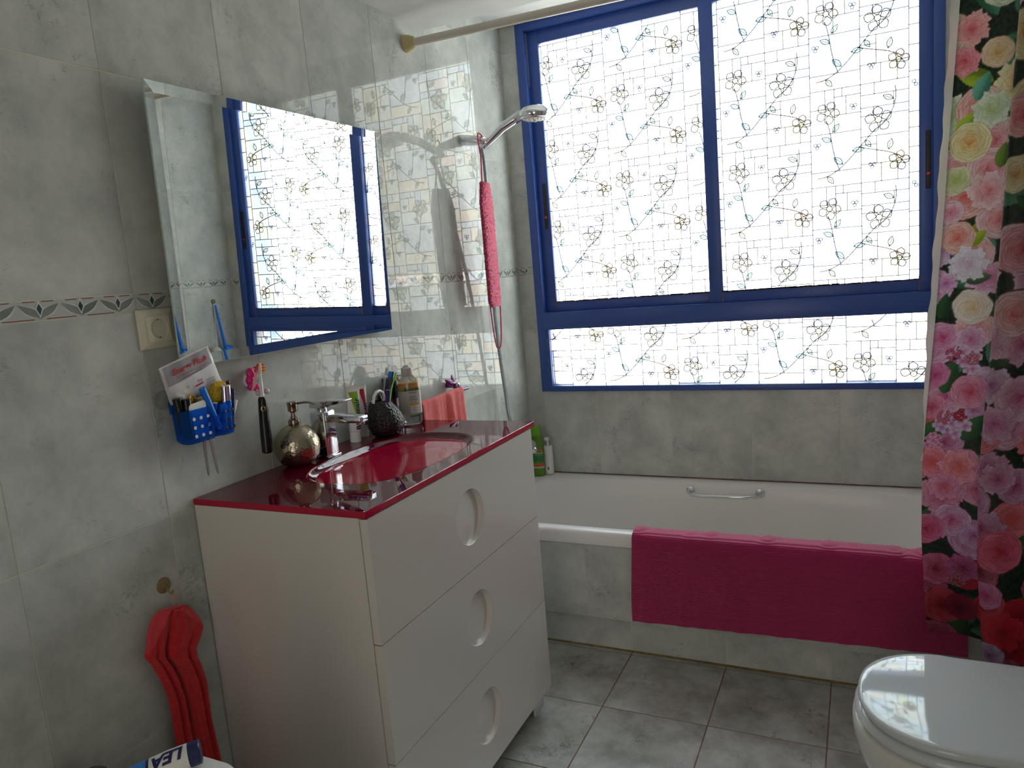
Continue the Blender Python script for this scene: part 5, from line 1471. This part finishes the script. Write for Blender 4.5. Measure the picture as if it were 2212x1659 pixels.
def onb(u, z):
    """point on the label facing the room, u metres to the right of its middle"""
    a_ = math.atan2(vd.dot(BV) / 0.0228, vd.dot(BU) / 0.0338) + u / 0.028
    return Vector((bx, by, Z0 + z)) + BU * 0.0342 * math.cos(a_) + BV * 0.0231 * math.sin(a_)


def wtext(s_, size, u0, z0, m_, xs=1.0, bold=0.0002):
    bend(text(s_, size, (0, 0, 0), (1, 0, 0), (0, 1, 0), m_, bo, name='lettering', bold=bold, xs=xs, depth=0, cuts=1), lambda x, y: onb(u0 + x, z0 + y))


wtext('GARNIER', 0.0105, 0.010, 0.1075, MT['text_green']); wtext('SKIN ACTIVE', 0.0035, 0.010, 0.0985, MT['text_grey'])
wtext('Agua', 0.0085, 0.008, 0.086, MT['text_grey'], bold=0); wtext('Micelar', 0.0085, 0.010, 0.0775, MT['text_grey'], bold=0); wtext('EN ACEITE', 0.0035, 0.010, 0.0705, MT['text_grey'], bold=0)
mb = MB(); mb.grid(lambda u, v: tuple(onb(0.000 + 0.024 * u, 0.0655 - 0.0045 * v)), 8, 1); mb.build('gold_strip', MT['amber'], bo)
mb = MB(); mb.grid(lambda u, v: tuple(onb(0.001 + 0.023 * u, 0.0605 - 0.022 * v)), 8, 2); mb.build('white_panel', MT['white'], bo)
mb = MB(); mb.grid(lambda u, v: tuple(onb(-0.002 + 0.027 * u, 0.0300 - 0.0035 * v)), 8, 1); mb.build('green_strip', MT['darkgreen'], bo)
mb = MB()
for k in range(5): mb.grid(lambda u, v: tuple(onb(0.004 + (0.010 + 0.004 * (k % 2)) * u, 0.0575 - 0.0038 * k - 0.0009 * v) + vd * 0.0003), 4, 1)
mb.build('small_print', MT['text_grey'], bo)
cg = onb(-0.0085, 0.1075)
MB().lathe([(0.0052, 0), (0.0048, 0.0008)], cg + vd * 0.0001, vd, 20).build('emblem', MT['darkgreen'], bo)

# ---------------------------------------------------------------- purple towel rail and coral towel
rl = thing('towel_rail', 'purple towel rail with flower shaped ends on the tiled wall', 'towel rail', (0.0016, 2.14, 1.0))
hubc = Vector((0.034, 2.160, 1.008))
RAIL = [(0.060, 1.815, 0.992), (0.066, 1.83, 0.992), (0.066, 2.10, 0.996), (0.066, 2.19, 0.992)]
MB().tube(RAIL, 0.0055, 14).build('bar', MT['purple'], rl)
for (tip, w_) in (((0.0200, 2.1666, 1.0437), 0.0115), ((0.0240, 2.1135, 1.0331), 0.0125), ((0.0620, 2.1694, 0.9894), 0.0105), ((0.0300, 2.1685, 0.9768), 0.011)):
    a, b = hubc, Vector(tip); c = lerp(a, b, 0.52); u_, v_, d_ = frame_from(b - a, (1, 0, 0)); L_ = (b - a).length; rings = []
    for t, f in ((0, .35), (.12, .75), (.35, 1.0), (.6, .88), (.85, .5), (.97, .18), (1.0, .03)):
        cc = a + (b - a) * t; rings.append([cc + u_ * w_ * f * math.cos(x) + v_ * w_ * 0.55 * f * math.sin(x) for x in [2 * math.pi * i / 18 for i in range(18)]])
    MB().loft(rings).build('petal', MT['purple'], rl)
MB().sphere(hubc + Vector((0.012, -0.004, 0.002)), 0.0085).build('hub', MT['chrome'], rl)
MB().cyl((0.0016, 2.160, 1.008), (0.034, 2.160, 1.008), 0.010).build('wall_mount', MT['purple'], rl)
MB().lathe([(0.016, 0), (0.016, 0.006), (0.008, 0.012), (0.007, 0.058)], (0.0016, 1.82, 0.992), (1, 0, 0), 24).build('end_mount', MT['purple'], rl)


def coral(u, t):
    y = 1.880 + u * 0.262; L_ = 0.30; s_ = t * (0.11 + 0.02 + 0.30)
    uw = u + 0.02 * math.sin(u * 13) + 0.012 * t
    fold = 0.0026 * math.sin(uw * 21 + 0.8) + 0.009 * math.exp(-((uw - 0.66) / 0.045) ** 2) - 0.006 * math.exp(-((uw - 0.57) / 0.03) ** 2) + 0.0012 * math.sin(uw * 47)
    z0 = 1.001 + 0.004 * math.exp(-((u - 0.80) / 0.16) ** 2) + 0.001 * math.sin(u * 14)
    if s_ < 0.11: return (0.056 - 0.004 * (1 - s_ / 0.11), y, z0 - 0.006 - (0.11 - s_))
    if s_ < 0.13:
        a = (s_ - 0.11) / 0.02 * math.pi; return (0.066 - 0.0100 * math.cos(a) + fold * 0.4 * (a / math.pi), y, z0 - 0.006 + 0.0075 * math.sin(a))
    d_ = s_ - 0.13
    return (0.0765 + fold * min(1.5, 0.6 + d_ * 7) + 0.006 * d_ / 0.3, y + 0.006 * d_ * math.sin(u * 6) + d_ * 0.02 * (u - 0.3), z0 - 0.006 - d_)


MBc = MB().grid(coral, 90, 70, back=(-0.0022, 0, -0.0003))
tag(MBc.build('hand_towel', MT['coral'], base=(0.066, 2.03, 0.99), angle=70), 'coral pink terry towel draped over the purple rail', 'towel', None)

# ---------------------------------------------------------------- suction hook with the red towel
hk = thing('suction_hook', 'yellowed clear suction hook on the wall left of the vanity', 'hook', (0.0016, 0.966, 0.80))
hy_, hz_ = 0.9655, 0.7985
MB().lathe([(0.0165, 0), (0.0162, 0.0015), (0.011, 0.004), (0.0055, 0.006), (0.0045, 0.012)], (0.0016, hy_, hz_), (1, 0, 0), 32).build('suction_cup', MT['suction'], hk)
MB().tube([(0.010, hy_, hz_ + 0.002), (0.014, hy_, hz_ - 0.012), (0.022, hy_, hz_ - 0.016), (0.028, hy_, hz_ - 0.008)], 0.0022, 10).build('hook', MT['suction'], hk)
tw = thing('red_towel', 'red terry towel hanging by a cord from the suction hook', 'towel', (0.03, 0.96, 0.5))
TR_ = [(1306, 378, 404), (1318, 350, 420), (1334, 334, 434), (1352, 326, 443), (1376, 320, 445), (1400, 319, 440), (1420, 315, 434), (1440, 330, 437), (1470, 348, 450), (1510, 366, 458), (1550, 374, 464), (1590, 380, 474), (1630, 388, 484), (1659, 394, 488), (1740, 404, 497), (1830, 414, 500)]
TP = [(((0.0300, 0.9775, 0.7535)), ((0.0300, 0.9905, 0.7485))), (((0.0300, 0.9322, 0.7638)), ((0.0300, 1.0059, 0.7289))), (((0.0300, 0.9137, 0.7569)), ((0.0300, 1.0188, 0.7062))), (((0.0300, 0.9029, 0.7446)), ((0.0300, 1.0258, 0.6839))),
      (((0.0300, 0.8933, 0.7261)), ((0.0300, 1.0159, 0.6636))), (((0.0300, 0.8866, 0.7063)), ((0.0300, 1.0006, 0.6464))), (((0.0300, 0.8802, 0.6883)), ((0.0300, 1.0027, 0.6243))), (((0.0300, 0.8926, 0.6640)), ((0.0300, 1.0104, 0.5990))),
      (((0.0300, 0.9053, 0.6272)), ((0.0300, 1.0164, 0.5636))), (((0.0300, 0.9166, 0.5803)), ((0.0300, 1.0150, 0.5215))), (((0.0300, 0.9180, 0.5387)), ((0.0300, 1.0147, 0.4783))), (((0.0300, 0.9174, 0.4981)), ((0.0300, 1.0191, 0.4318))),
      (((0.0300, 0.9189, 0.4557)), ((0.0300, 1.0235, 0.3846))), (((0.0300, 0.9201, 0.4246)), ((0.0300, 1.0241, 0.3518))), (((0.0300, 0.9167, 0.3417)), ((0.0300, 1.0211, 0.2627))), (((0.0300, 0.9083, 0.2305)), ((0.0300, 1.0046, 0.1502)))]


def tsurf(u, t):
    k = t * (len(TP) - 1); i = min(int(k), len(TP) - 2); f = k - i
    f = f * f * (3 - 2 * f) * 0.3 + f * 0.7
    l, r = lerp(TP[i][0], TP[i + 1][0], f), lerp(TP[i][1], TP[i + 1][1], f); p = lerp(l, r, u)
    g = min(1, max(0, (t - 0.12) / 0.2))
    # broad folds that run down the cloth, deep grooves between them
    gr = math.exp(-((u - 0.46 + 0.12 * (1 - t)) / 0.045) ** 2) + 0.8 * math.exp(-((u - 0.80 + 0.10 * t) / 0.05) ** 2) + 0.55 * math.exp(-((u - 0.18) / 0.04) ** 2) * g
    p.x = 0.022 + 0.016 * math.sin(math.pi * u) ** 0.6 * (0.5 + 0.5 * g) + 0.010 * (0.3 + 0.7 * g) * math.sin(u * 9 + t * 2) * 0.6 - 0.017 * gr * (0.25 + 0.75 * g) + 0.002 * math.sin(u * 33 + t * 6)
    p.x = max(0.004, p.x)
    return p


def tgrid(t0, t1, nv, m_, nm):
    MB().grid(lambda u, v: tsurf(u, t0 + (t1 - t0) * v), 90, nv, back=(0.0018, 0, 0)).build(nm, m_, tw, angle=80)


NUt, NVt = 90, 180; mb = MB(); mb.grid(lambda u, v: tsurf(u, v), NUt, NVt, back=(0.0018, 0, 0))
for i in range(len(mb.f)):
    k = i % (NUt * NVt); u, v = (k % NUt) / NUt, (k // NUt) / NVt
    lim = 0.085 + 0.30 * max(0, 1 - abs(u - 0.02) / 0.26) ** 0.8 if u < 0.30 else (0.075 if u < 0.62 else 0.075 + 0.13 * (u - 0.62) / 0.38)
    if i < 2 * NUt * NVt: mb.m[i] = 1 if v < lim else 0
mb.build('cloth', [MT['red_terry'], MT['red_band']], tw, angle=80)
MB().tube([(0.026, hy_, hz_ - 0.013), (0.024, hy_ - 0.004, hz_ - 0.035), (0.0260, 0.9649, 0.7538)], 0.0011, 8).tube([(0.026, hy_, hz_ - 0.013), (0.024, hy_ + 0.007, hz_ - 0.035), (0.0260, 0.9818, 0.7459)], 0.0011, 8).build('hanging_cord', MT['cord'], tw)

# ---------------------------------------------------------------- shower: bracket, hand shower, hose, mixer
br = thing('shower_bracket', 'chrome wall bracket that carries the hand shower', 'bracket', (0.0016, 2.430, 1.857))
A0, A1 = Vector((0.0016, 2.430, 1.858)), Vector((0.0941, 2.4250, 1.8426))
MB().lathe([(0.022, 0), (0.0235, 0.002), (0.0225, 0.03), (0.019, (A1 - A0).length * 0.85), (0.014, (A1 - A0).length)], A0, A1 - A0, 32, sx=0.85, sy=1.0).build('arm', MT['chrome'], br, angle=60)
MB().cyl(A1 + Vector((-0.004, 0, -0.006)), A1 + Vector((0.020, 0, -0.004)), 0.0145, 0.012, n=28, bev=0.002).build('swivel', MT['chrome'], br)
hs_ = thing('hand_shower', 'chrome hand shower resting in the wall bracket', 'hand shower', (0.1154, 2.4250, 1.8331))
H0, H1, H2 = Vector((0.1002, 2.4250, 1.8290)), Vector((0.1688, 2.4250, 1.8754)), Vector((0.2413, 2.4250, 1.9058))
hcen = Vector((0.2895, 2.4250, 1.8964)); hax = (hcen - H2).normalized()
tip_ = Vector((0.3448, 2.4250, 1.9010))
MB().tube([H0 - (H1 - H0) * 0.3, H0, lerp(H0, H1, .5), H1, lerp(H1, H2, 0.6), H2, lerp(H2, hcen, 0.5), hcen], [.0105, .0120, .0145, .0160, .0165, .0175, .018, .013], 24).build('handle', MT['chrome'], hs_, angle=70)
long_ = (tip_ - H2).normalized(); dnv = Vector((0.12, 0, -1)); dnv = (dnv - long_ * dnv.dot(long_)).normalized(); sidev = long_.cross(dnv)
hc2 = lerp(H2, tip_, 0.52); HL = (tip_ - H2).length * 0.54
rings = []
for h, f in ((-0.028, 0.12), (-0.0265, 0.40), (-0.019, 0.74), (-0.006, 0.96), (0.003, 1.0), (0.013, 0.95), (0.0168, 0.88)):
    rings.append([hc2 + dnv * h + long_ * HL * f * math.cos(t) + sidev * HL * 0.92 * f * math.sin(t) for t in [2 * math.pi * i / 40 for i in range(40)]])
MB().loft(rings).build('head', MT['chrome'], hs_, angle=60)
rings = [[hc2 + dnv * h + long_ * HL * f * math.cos(t) + sidev * HL * 0.92 * f * math.sin(t) for t in [2 * math.pi * i / 32 for i in range(32)]] for h, f in ((0.0172, 0.76), (0.0200, 0.74), (0.0215, 0.62))]
sp2 = MB().loft(rings).build('spray_plate', MT['greywhite'], hs_)
for ring_n, rad_ in ((14, .62), (9, .40)):
    for i in range(ring_n):
        t = 2 * math.pi * i / ring_n; c = hc2 + long_ * HL * rad_ * math.cos(t) + sidev * HL * 0.92 * rad_ * math.sin(t)
        MB().cyl(c + dnv * 0.0200, c + dnv * 0.0240, 0.0016, 0.0011, n=10).build('nozzle', MT['steel'], sp2)
MB().cyl(hc2 + dnv * 0.021, hc2 + dnv * 0.029, 0.0055, 0.003, n=16).build('centre_jet', MT['greywhite'], sp2)

hp = [H0 - (H1 - H0) * 0.3, (0.1050, 2.3818, 1.8013), (0.0980, 2.4028, 1.7665), (0.0850, 2.4288, 1.6575), (0.0660, 2.4571, 1.4951), (0.0500, 2.4789, 1.3255), (0.0440, 2.4907, 1.2030), (0.0400, 2.5109, 1.0587), (0.0400, 2.5314, 0.9099), (0.0450, 2.5389, 0.8068), (0.060, 2.570, 0.74), (0.075, 2.55, 0.70)]
pts = [Vector(p) for p in hp]; fine = []
for i in range(len(pts) - 1):
    p0, p1, p2, p3 = pts[max(i - 1, 0)], pts[i], pts[i + 1], pts[min(i + 2, len(pts) - 1)]
    for k in range(10):
        t = k / 10; fine.append(0.5 * ((2 * p1) + (p2 - p0) * t + (2 * p0 - 5 * p1 + 4 * p2 - p3) * t * t + (3 * p1 - p0 - 3 * p2 + p3) * t ** 3))
fine.append(pts[-1])
tag(MB().tube(fine, 0.0066, 12).build('shower_hose', MT['hose'], base=(0.075, 2.55, 0.70)), 'ribbed steel shower hose running down the wall to the bath mixer', 'hose')
mxr = thing('bath_mixer', 'chrome bath mixer tap on the wall behind the vanity', 'tap', (0.0016, 2.56, 0.66))
MB().cyl((0.075, 2.44, 0.675), (0.075, 2.66, 0.675), 0.021, n=28, bev=0.004).build('body', MT['chrome'], mxr)
for y in (2.48, 2.62): MB().lathe([(0.030, 0), (0.030, 0.008), (0.016, 0.014), (0.016, 0.075)], (0.0016, y, 0.675), (1, 0, 0), 24).build('wall_union', MT['chrome'], mxr)
MB().tube([(0.080, 2.52, 0.668), (0.105, 2.50, 0.655), (0.118, 2.49, 0.635)], [.014, .013, .012], 16).build('spout', MT['chrome'], mxr)
kc = Vector((0.0850, 2.6546, 0.6529)); MB().sphere(kc, 0.0155).cyl((0.075, 2.66, 0.66), kc, 0.008).build('knob', MT['chrome'], mxr)

# ---------------------------------------------------------------- crocheted back strap
sb_ = thing('back_scrubber', 'pink crocheted back scrubbing strap hanging from the shower bracket', 'back scrubber', (0.1, 2.41, 1.25))
T0, T1 = Vector((0.0920, 2.4043, 1.6955)), Vector((0.0850, 2.4184, 1.2553))
wv_ = Vector((-0.16, 0.987, 0)).normalized(); nv_ = Vector((0.987, 0.16, 0))
rs = np.random.default_rng(2)


def strap_pt(a_, t):
    """a_ angle round the strap's section, t down its length"""
    w_ = 0.040 + 0.022 * min(1, t * 6) * (1 - 0.0 * t); w_ *= (1 if t < 0.96 else 1 - (t - 0.96) * 8)
    c = lerp(T0, T1, t)
    th = 0.0080
    ca, sa_ = math.cos(a_), math.sin(a_)
    return c + wv_ * (w_ * math.copysign(abs(ca) ** 0.6, ca)) + nv_ * (th * math.copysign(abs(sa_) ** 0.6, sa_))


rings = []; NT, NA = 190, 72
for k in range(NT + 1):
    t = k / NT; rg = []
    for i in range(NA):
        p = strap_pt(2 * math.pi * i / NA, t); c = lerp(T0, T1, t); o = (p - c).normalized()
        rg.append(p + o * float(abs(rs.normal())) * 0.0028 + Vector((float(rs.normal()) * 0.0008, float(rs.normal()) * 0.0008, float(rs.normal()) * 0.0012)))
    rings.append(rg)
MB().loft(rings).build('strap', MT['pink_knit'], sb_, angle=180)
mb = MB(); lt = Vector((0.0846, 2.4050, 1.8653))
for s_ in (-1, 1):
    e = T0 + wv_ * s_ * 0.030
    pts_ = [e, lerp(e, lt + Vector((0.004, s_ * 0.004, -0.05)), 0.75), lt + Vector((0.006, s_ * 0.022, -0.025)), lt + Vector((0.003, s_ * 0.014, -0.003)), lt + Vector((0, s_ * 0.001, 0.003))]
    mb.tube(pts_, 0.0026, 10)
mb.build('upper_loop', MT['pink_knit'], sb_)
lb = Vector((0.0850, 2.3845, 1.1004)); lw_ = Vector((0.75, 0.66, 0)); e0, e1 = T1 - lw_ * 0.019, T1 + lw_ * 0.019
mb = MB(); fl = []
for i in range(17):
    t = i / 16; a = math.pi * t; mid = lerp(e0, e1, t)
    fl.append(Vector((mid.x, mid.y, T1.z - (T1.z - lb.z) * (1 - abs(2 * t - 1) ** 3.2))))
mb.tube(fl, 0.0026, 10); mb.build('lower_loop', MT['pink_knit'], sb_)

# ---------------------------------------------------------------- bottles on the rim of the bath
b1_ = thing('shampoo_bottle', 'green shampoo bottle on the bath rim behind the vanity', 'bottle', (0.052, 2.765, TZ + 0.001))
gx, gy, gz = 0.0465, 2.768, TZ + 0.0012
ov = lambda hu, hv, z: [(gx + hu * math.cos(t), gy + hv * math.sin(t), gz + z) for t in [2 * math.pi * i / 36 for i in range(36)]]
MB().loft([ov(.028, .017, 0), ov(.031, .019, .004), ov(.0300, .0185, .09), ov(.027, .017, .150), ov(.0225, .0155, .170)]).build('bottle', MT['shampoo'], b1_, angle=60)
MB().loft([ov(.0215, .0150, .1705), ov(.0205, .0145, .208), ov(.015, .011, .214)]).build('cap', MT['shampoo_lid'], b1_)
for (z0, z1, m_) in ((.062, .088, 'darkgreen'), (.045, .053, 'orange'), (.034, .041, 'greywhite'), (.108, .114, 'orange'), (.098, .101, 'greywhite')):
    mb = MB(); f = lambda hu, hv, z: [(gx + hu * math.cos(t), gy + hv * math.sin(t), gz + z) for t in [-math.pi * (0.03 + 0.62 * i / 20) for i in range(21)]]
    mb.loft([f(.0314, .0194, z0), f(.0312, .0193, z1)], cap0=False, cap1=False, closed=False); mb.build('label_patch', MT[m_], b1_, angle=60)
b2_ = thing('pump_bottle', 'slim white pump bottle on the bath rim in the corner', 'bottle', (0.085, 2.795, TZ + 0.001))
gx, gy = 0.0855, 2.7985
MB().lathe([(0.0185, 0), (0.0205, 0.002), (0.0200, 0.07), (0.0188, 0.116), (0.0178, 0.1205), (0.0150, 0.121)], (gx, gy, gz), (0, 0, 1), 36).build('bottle', MT['white'], b2_)
MB().lathe([(0.0055, 0.121), (0.0055, 0.142)], (gx, gy, gz), (0, 0, 1), 20).build('pump_stem', MT['white'], b2_)
MB().box(gx - 0.012, gx + 0.008, gy - 0.008, gy + 0.008, gz + 0.1425, gz + 0.158).build('pump_head', MT['white'], b2_, bevel=0.003)
MB().loft([[(gx + 0.0209 * math.cos(t), gy + 0.0209 * math.sin(t), gz + z) for t in [-1.45 + 0.06 * i for i in range(5)]] for z in (0.020, 0.034)], cap0=False, cap1=False, closed=False).build('print_mark', MT['navy'], b2_)

# ---------------------------------------------------------------- blue bath brush on the far wall, seen in the mirror
bb = thing('bath_brush', 'long blue bath brush hanging on the end wall, seen in the mirror', 'bath brush', (AX - 0.02, 2.72, 0.95))
MB().lathe([(0.012, 0), (0.011, 0.004), (0.005, 0.007)], (AX - 0.0016, 2.700, 1.285), (-1, 0, 0), 24).build('hook_pad', MT['suction'], bb)
MB().tube([(AX - 0.014, 2.700, 1.268), (AX - 0.018, 2.706, 1.20), (AX - 0.022, 2.716, 1.12), (AX - 0.024, 2.724, 1.06)], [.0045, .006, .0075, .009], 14).build('handle', MT['cyan_blue'], bb)
mb = MB(); rings = []
for k in range(19):
    th = math.pi * (k / 18 - 0.5); th = max(-1.5, min(1.5, th))
    rings.append([(AX - 0.038 + 0.026 * math.cos(th) * math.cos(2 * math.pi * i / 30) * (1 + 0.20 * float(rs.normal())), 2.728 + 0.036 * math.cos(th) * math.sin(2 * math.pi * i / 30) * (1 + 0.16 * float(rs.normal())), 1.020 + 0.045 * math.sin(th) + 0.003 * float(rs.normal())) for i in range(30)])
mb.loft(rings); mb.build('mesh_puff', MT['cyan_blue'], bb, angle=180)
MB().tube([(AX - 0.024, 2.735, 0.99), (AX - 0.022, 2.745, 0.93), (AX - 0.020, 2.750, 0.86)], [.010, .008, .006], 14).build('tail', MT['cyan_blue'], bb)
for c in ((AX - 0.055, 2.746, 1.045), (AX - 0.058, 2.752, 1.02), (AX - 0.056, 2.75, 0.995)): MB().sphere(c, 0.006, 12, 8).build('pink_bead', MT['pink'], bb)
bs = thing('bath_puff', 'white bath sponge hanging behind the blue bath brush', 'sponge', (AX - 0.04, 2.672, 0.97))
rings = []
for k in range(15):
    th = max(-1.5, min(1.5, math.pi * (k / 14 - 0.5)))
    rings.append([(AX - 0.038 + 0.030 * math.cos(th) * math.cos(2 * math.pi * i / 26) * (1 + 0.08 * float(rs.normal())), 2.652 + 0.030 * math.cos(th) * math.sin(2 * math.pi * i / 26) * (1 + 0.08 * float(rs.normal())), 1.030 + 0.036 * math.sin(th)) for i in range(26)])
MB().loft(rings).build('puff', MT['greywhite'], bs, angle=180)
MB().tube([(AX - 0.03, 2.668, 1.06), (AX - 0.012, 2.69, 1.20), (AX - 0.006, 2.699, 1.28)], 0.0012, 8).build('cord', MT['white'], bs)

# ---------------------------------------------------------------- things on the low cabinet
wb = thing('storage_box', 'white box with rounded corners under the blue and white tube', 'box', (0.42, 0.58, 0.5755))
rb_ = lambda e, z: sell(0.447, 0.573, 0.056 - e, 0.090 - e, z, 7, 48)
MB().loft([rb_(0.003, 0.5755), rb_(0, 0.579), rb_(0, 0.700)]).build('box', MT['white'], wb, angle=60)
MB().loft([rb_(-0.001, 0.7005), rb_(-0.002, 0.704), rb_(-0.002, 0.715), rb_(0.0, 0.7188), rb_(0.003, 0.720)]).build('lid', MT['white'], wb, angle=60)
lt_ = thing('shaving_cream_tube', 'white and blue tube lettered LEA lying across the white box', 'tube', (0.40, 0.63, 0.7205))
e1, e0 = Vector((0.4499, 0.6481, 0.7410)), Vector((0.3758, 0.5657, 0.7330)); d_ = (e1 - e0).normalized(); L_ = (e1 - e0).length
up_ = Vector((0, 0, 1)); up_ = (up_ - d_ * up_.dot(d_)).normalized(); sd_ = d_.cross(up_)
KR = 0.82
EL = lambda t, hs, hu: [e0 + d_ * L_ * t + sd_ * hs * KR * math.cos(x) + up_ * hu * KR * math.sin(x) for x in [2 * math.pi * i / 36 for i in range(36)]]
PRF = [(0.0, .026, .0008), (0.06, .026, .0010), (0.10, .0255, .004), (0.35, .0240, .0135), (0.62, .0222, .0190), (0.86, .0205, .0200)]
MB().loft([EL(*q) for q in PRF]).build('tube', MT['white'], lt_)
MB().loft([EL(0.863, .0200, .0200), EL(0.868, .0207, .0207), EL(0.99, .0203, .0203), EL(1.0, .0190, .0190)]).build('cap', MT['navy'], lt_)


def lsurf(a, t, off=0.0004):
    for (t0, s0, u0), (t1, s1, u1) in zip(PRF, PRF[1:]):
        if t <= t1:
            f = (t - t0) / (t1 - t0); hs, hu = s0 + (s1 - s0) * f, u0 + (u1 - u0) * f; break
    return e0 + d_ * L_ * t + sd_ * (hs * KR + off) * math.cos(a) + up_ * (hu * KR + off) * math.sin(a)


MB().grid(lambda u, v: tuple(lsurf(0.05 + u * 3.05, 0.07 + 0.30 * v)), 24, 6).build('blue_print', MT['mouthblue'], lt_, angle=80)
MB().grid(lambda u, v: tuple(lsurf(0.05 + u * 3.05, 0.375 + 0.035 * v)), 24, 2).build('navy_stripe', MT['navy'], lt_, angle=80)
tt = text('LEA', 0.026, (0, 0, 0), (1, 0, 0), (0, 1, 0), MT['text_navy'], lt_, name='lettering', bold=0.0010, shear=0.25, depth=0, cuts=3)
for v in tt.data.vertices:
    q = v.co + Vector(lt_['_b'])
    t = 0.64 - q.x / L_ * 0.95; a = 1.10 - q.y / 0.0185
    t = min(0.85, max(0.01, t)); v.co = lsurf(a, t, 0.0008) - Vector(lt_['_b'])
wp = thing('soap_bar', 'small white soap bar at the left end of the low white cabinet', 'soap', (0.03, 0.665, 0.5752))
MB().ellipsoid((0.040, 0.655, 0.5752 + 0.011), (1, 0.5, 0), (-0.5, 1, 0), (0, 0, 1), 0.024, 0.014, 0.011).build('bar', MT['white'], wp)
hb = thing('grey_jar', 'round dark grey container with a dark red knob at the bottom edge', 'container', (0.205, 0.640, 0.5755))
MB().lathe([(0.024, 0), (0.026, 0.003), (0.026, 0.060), (0.022, 0.074), (0.012, 0.081)], (0.203, 0.640, 0.5755), (0, 0, 1), 32).build('jar', MT['satin'], hb)
MB().ellipsoid((0.222, 0.618, 0.5755 + 0.088), (1, 0, 0), (0, 1, 0), (0, 0, 1), 0.014, 0.012, 0.010).build('knob', MT['burgundy'], hb)

for o in list(bpy.data.objects):
    if '_b' in o: del o['_b']
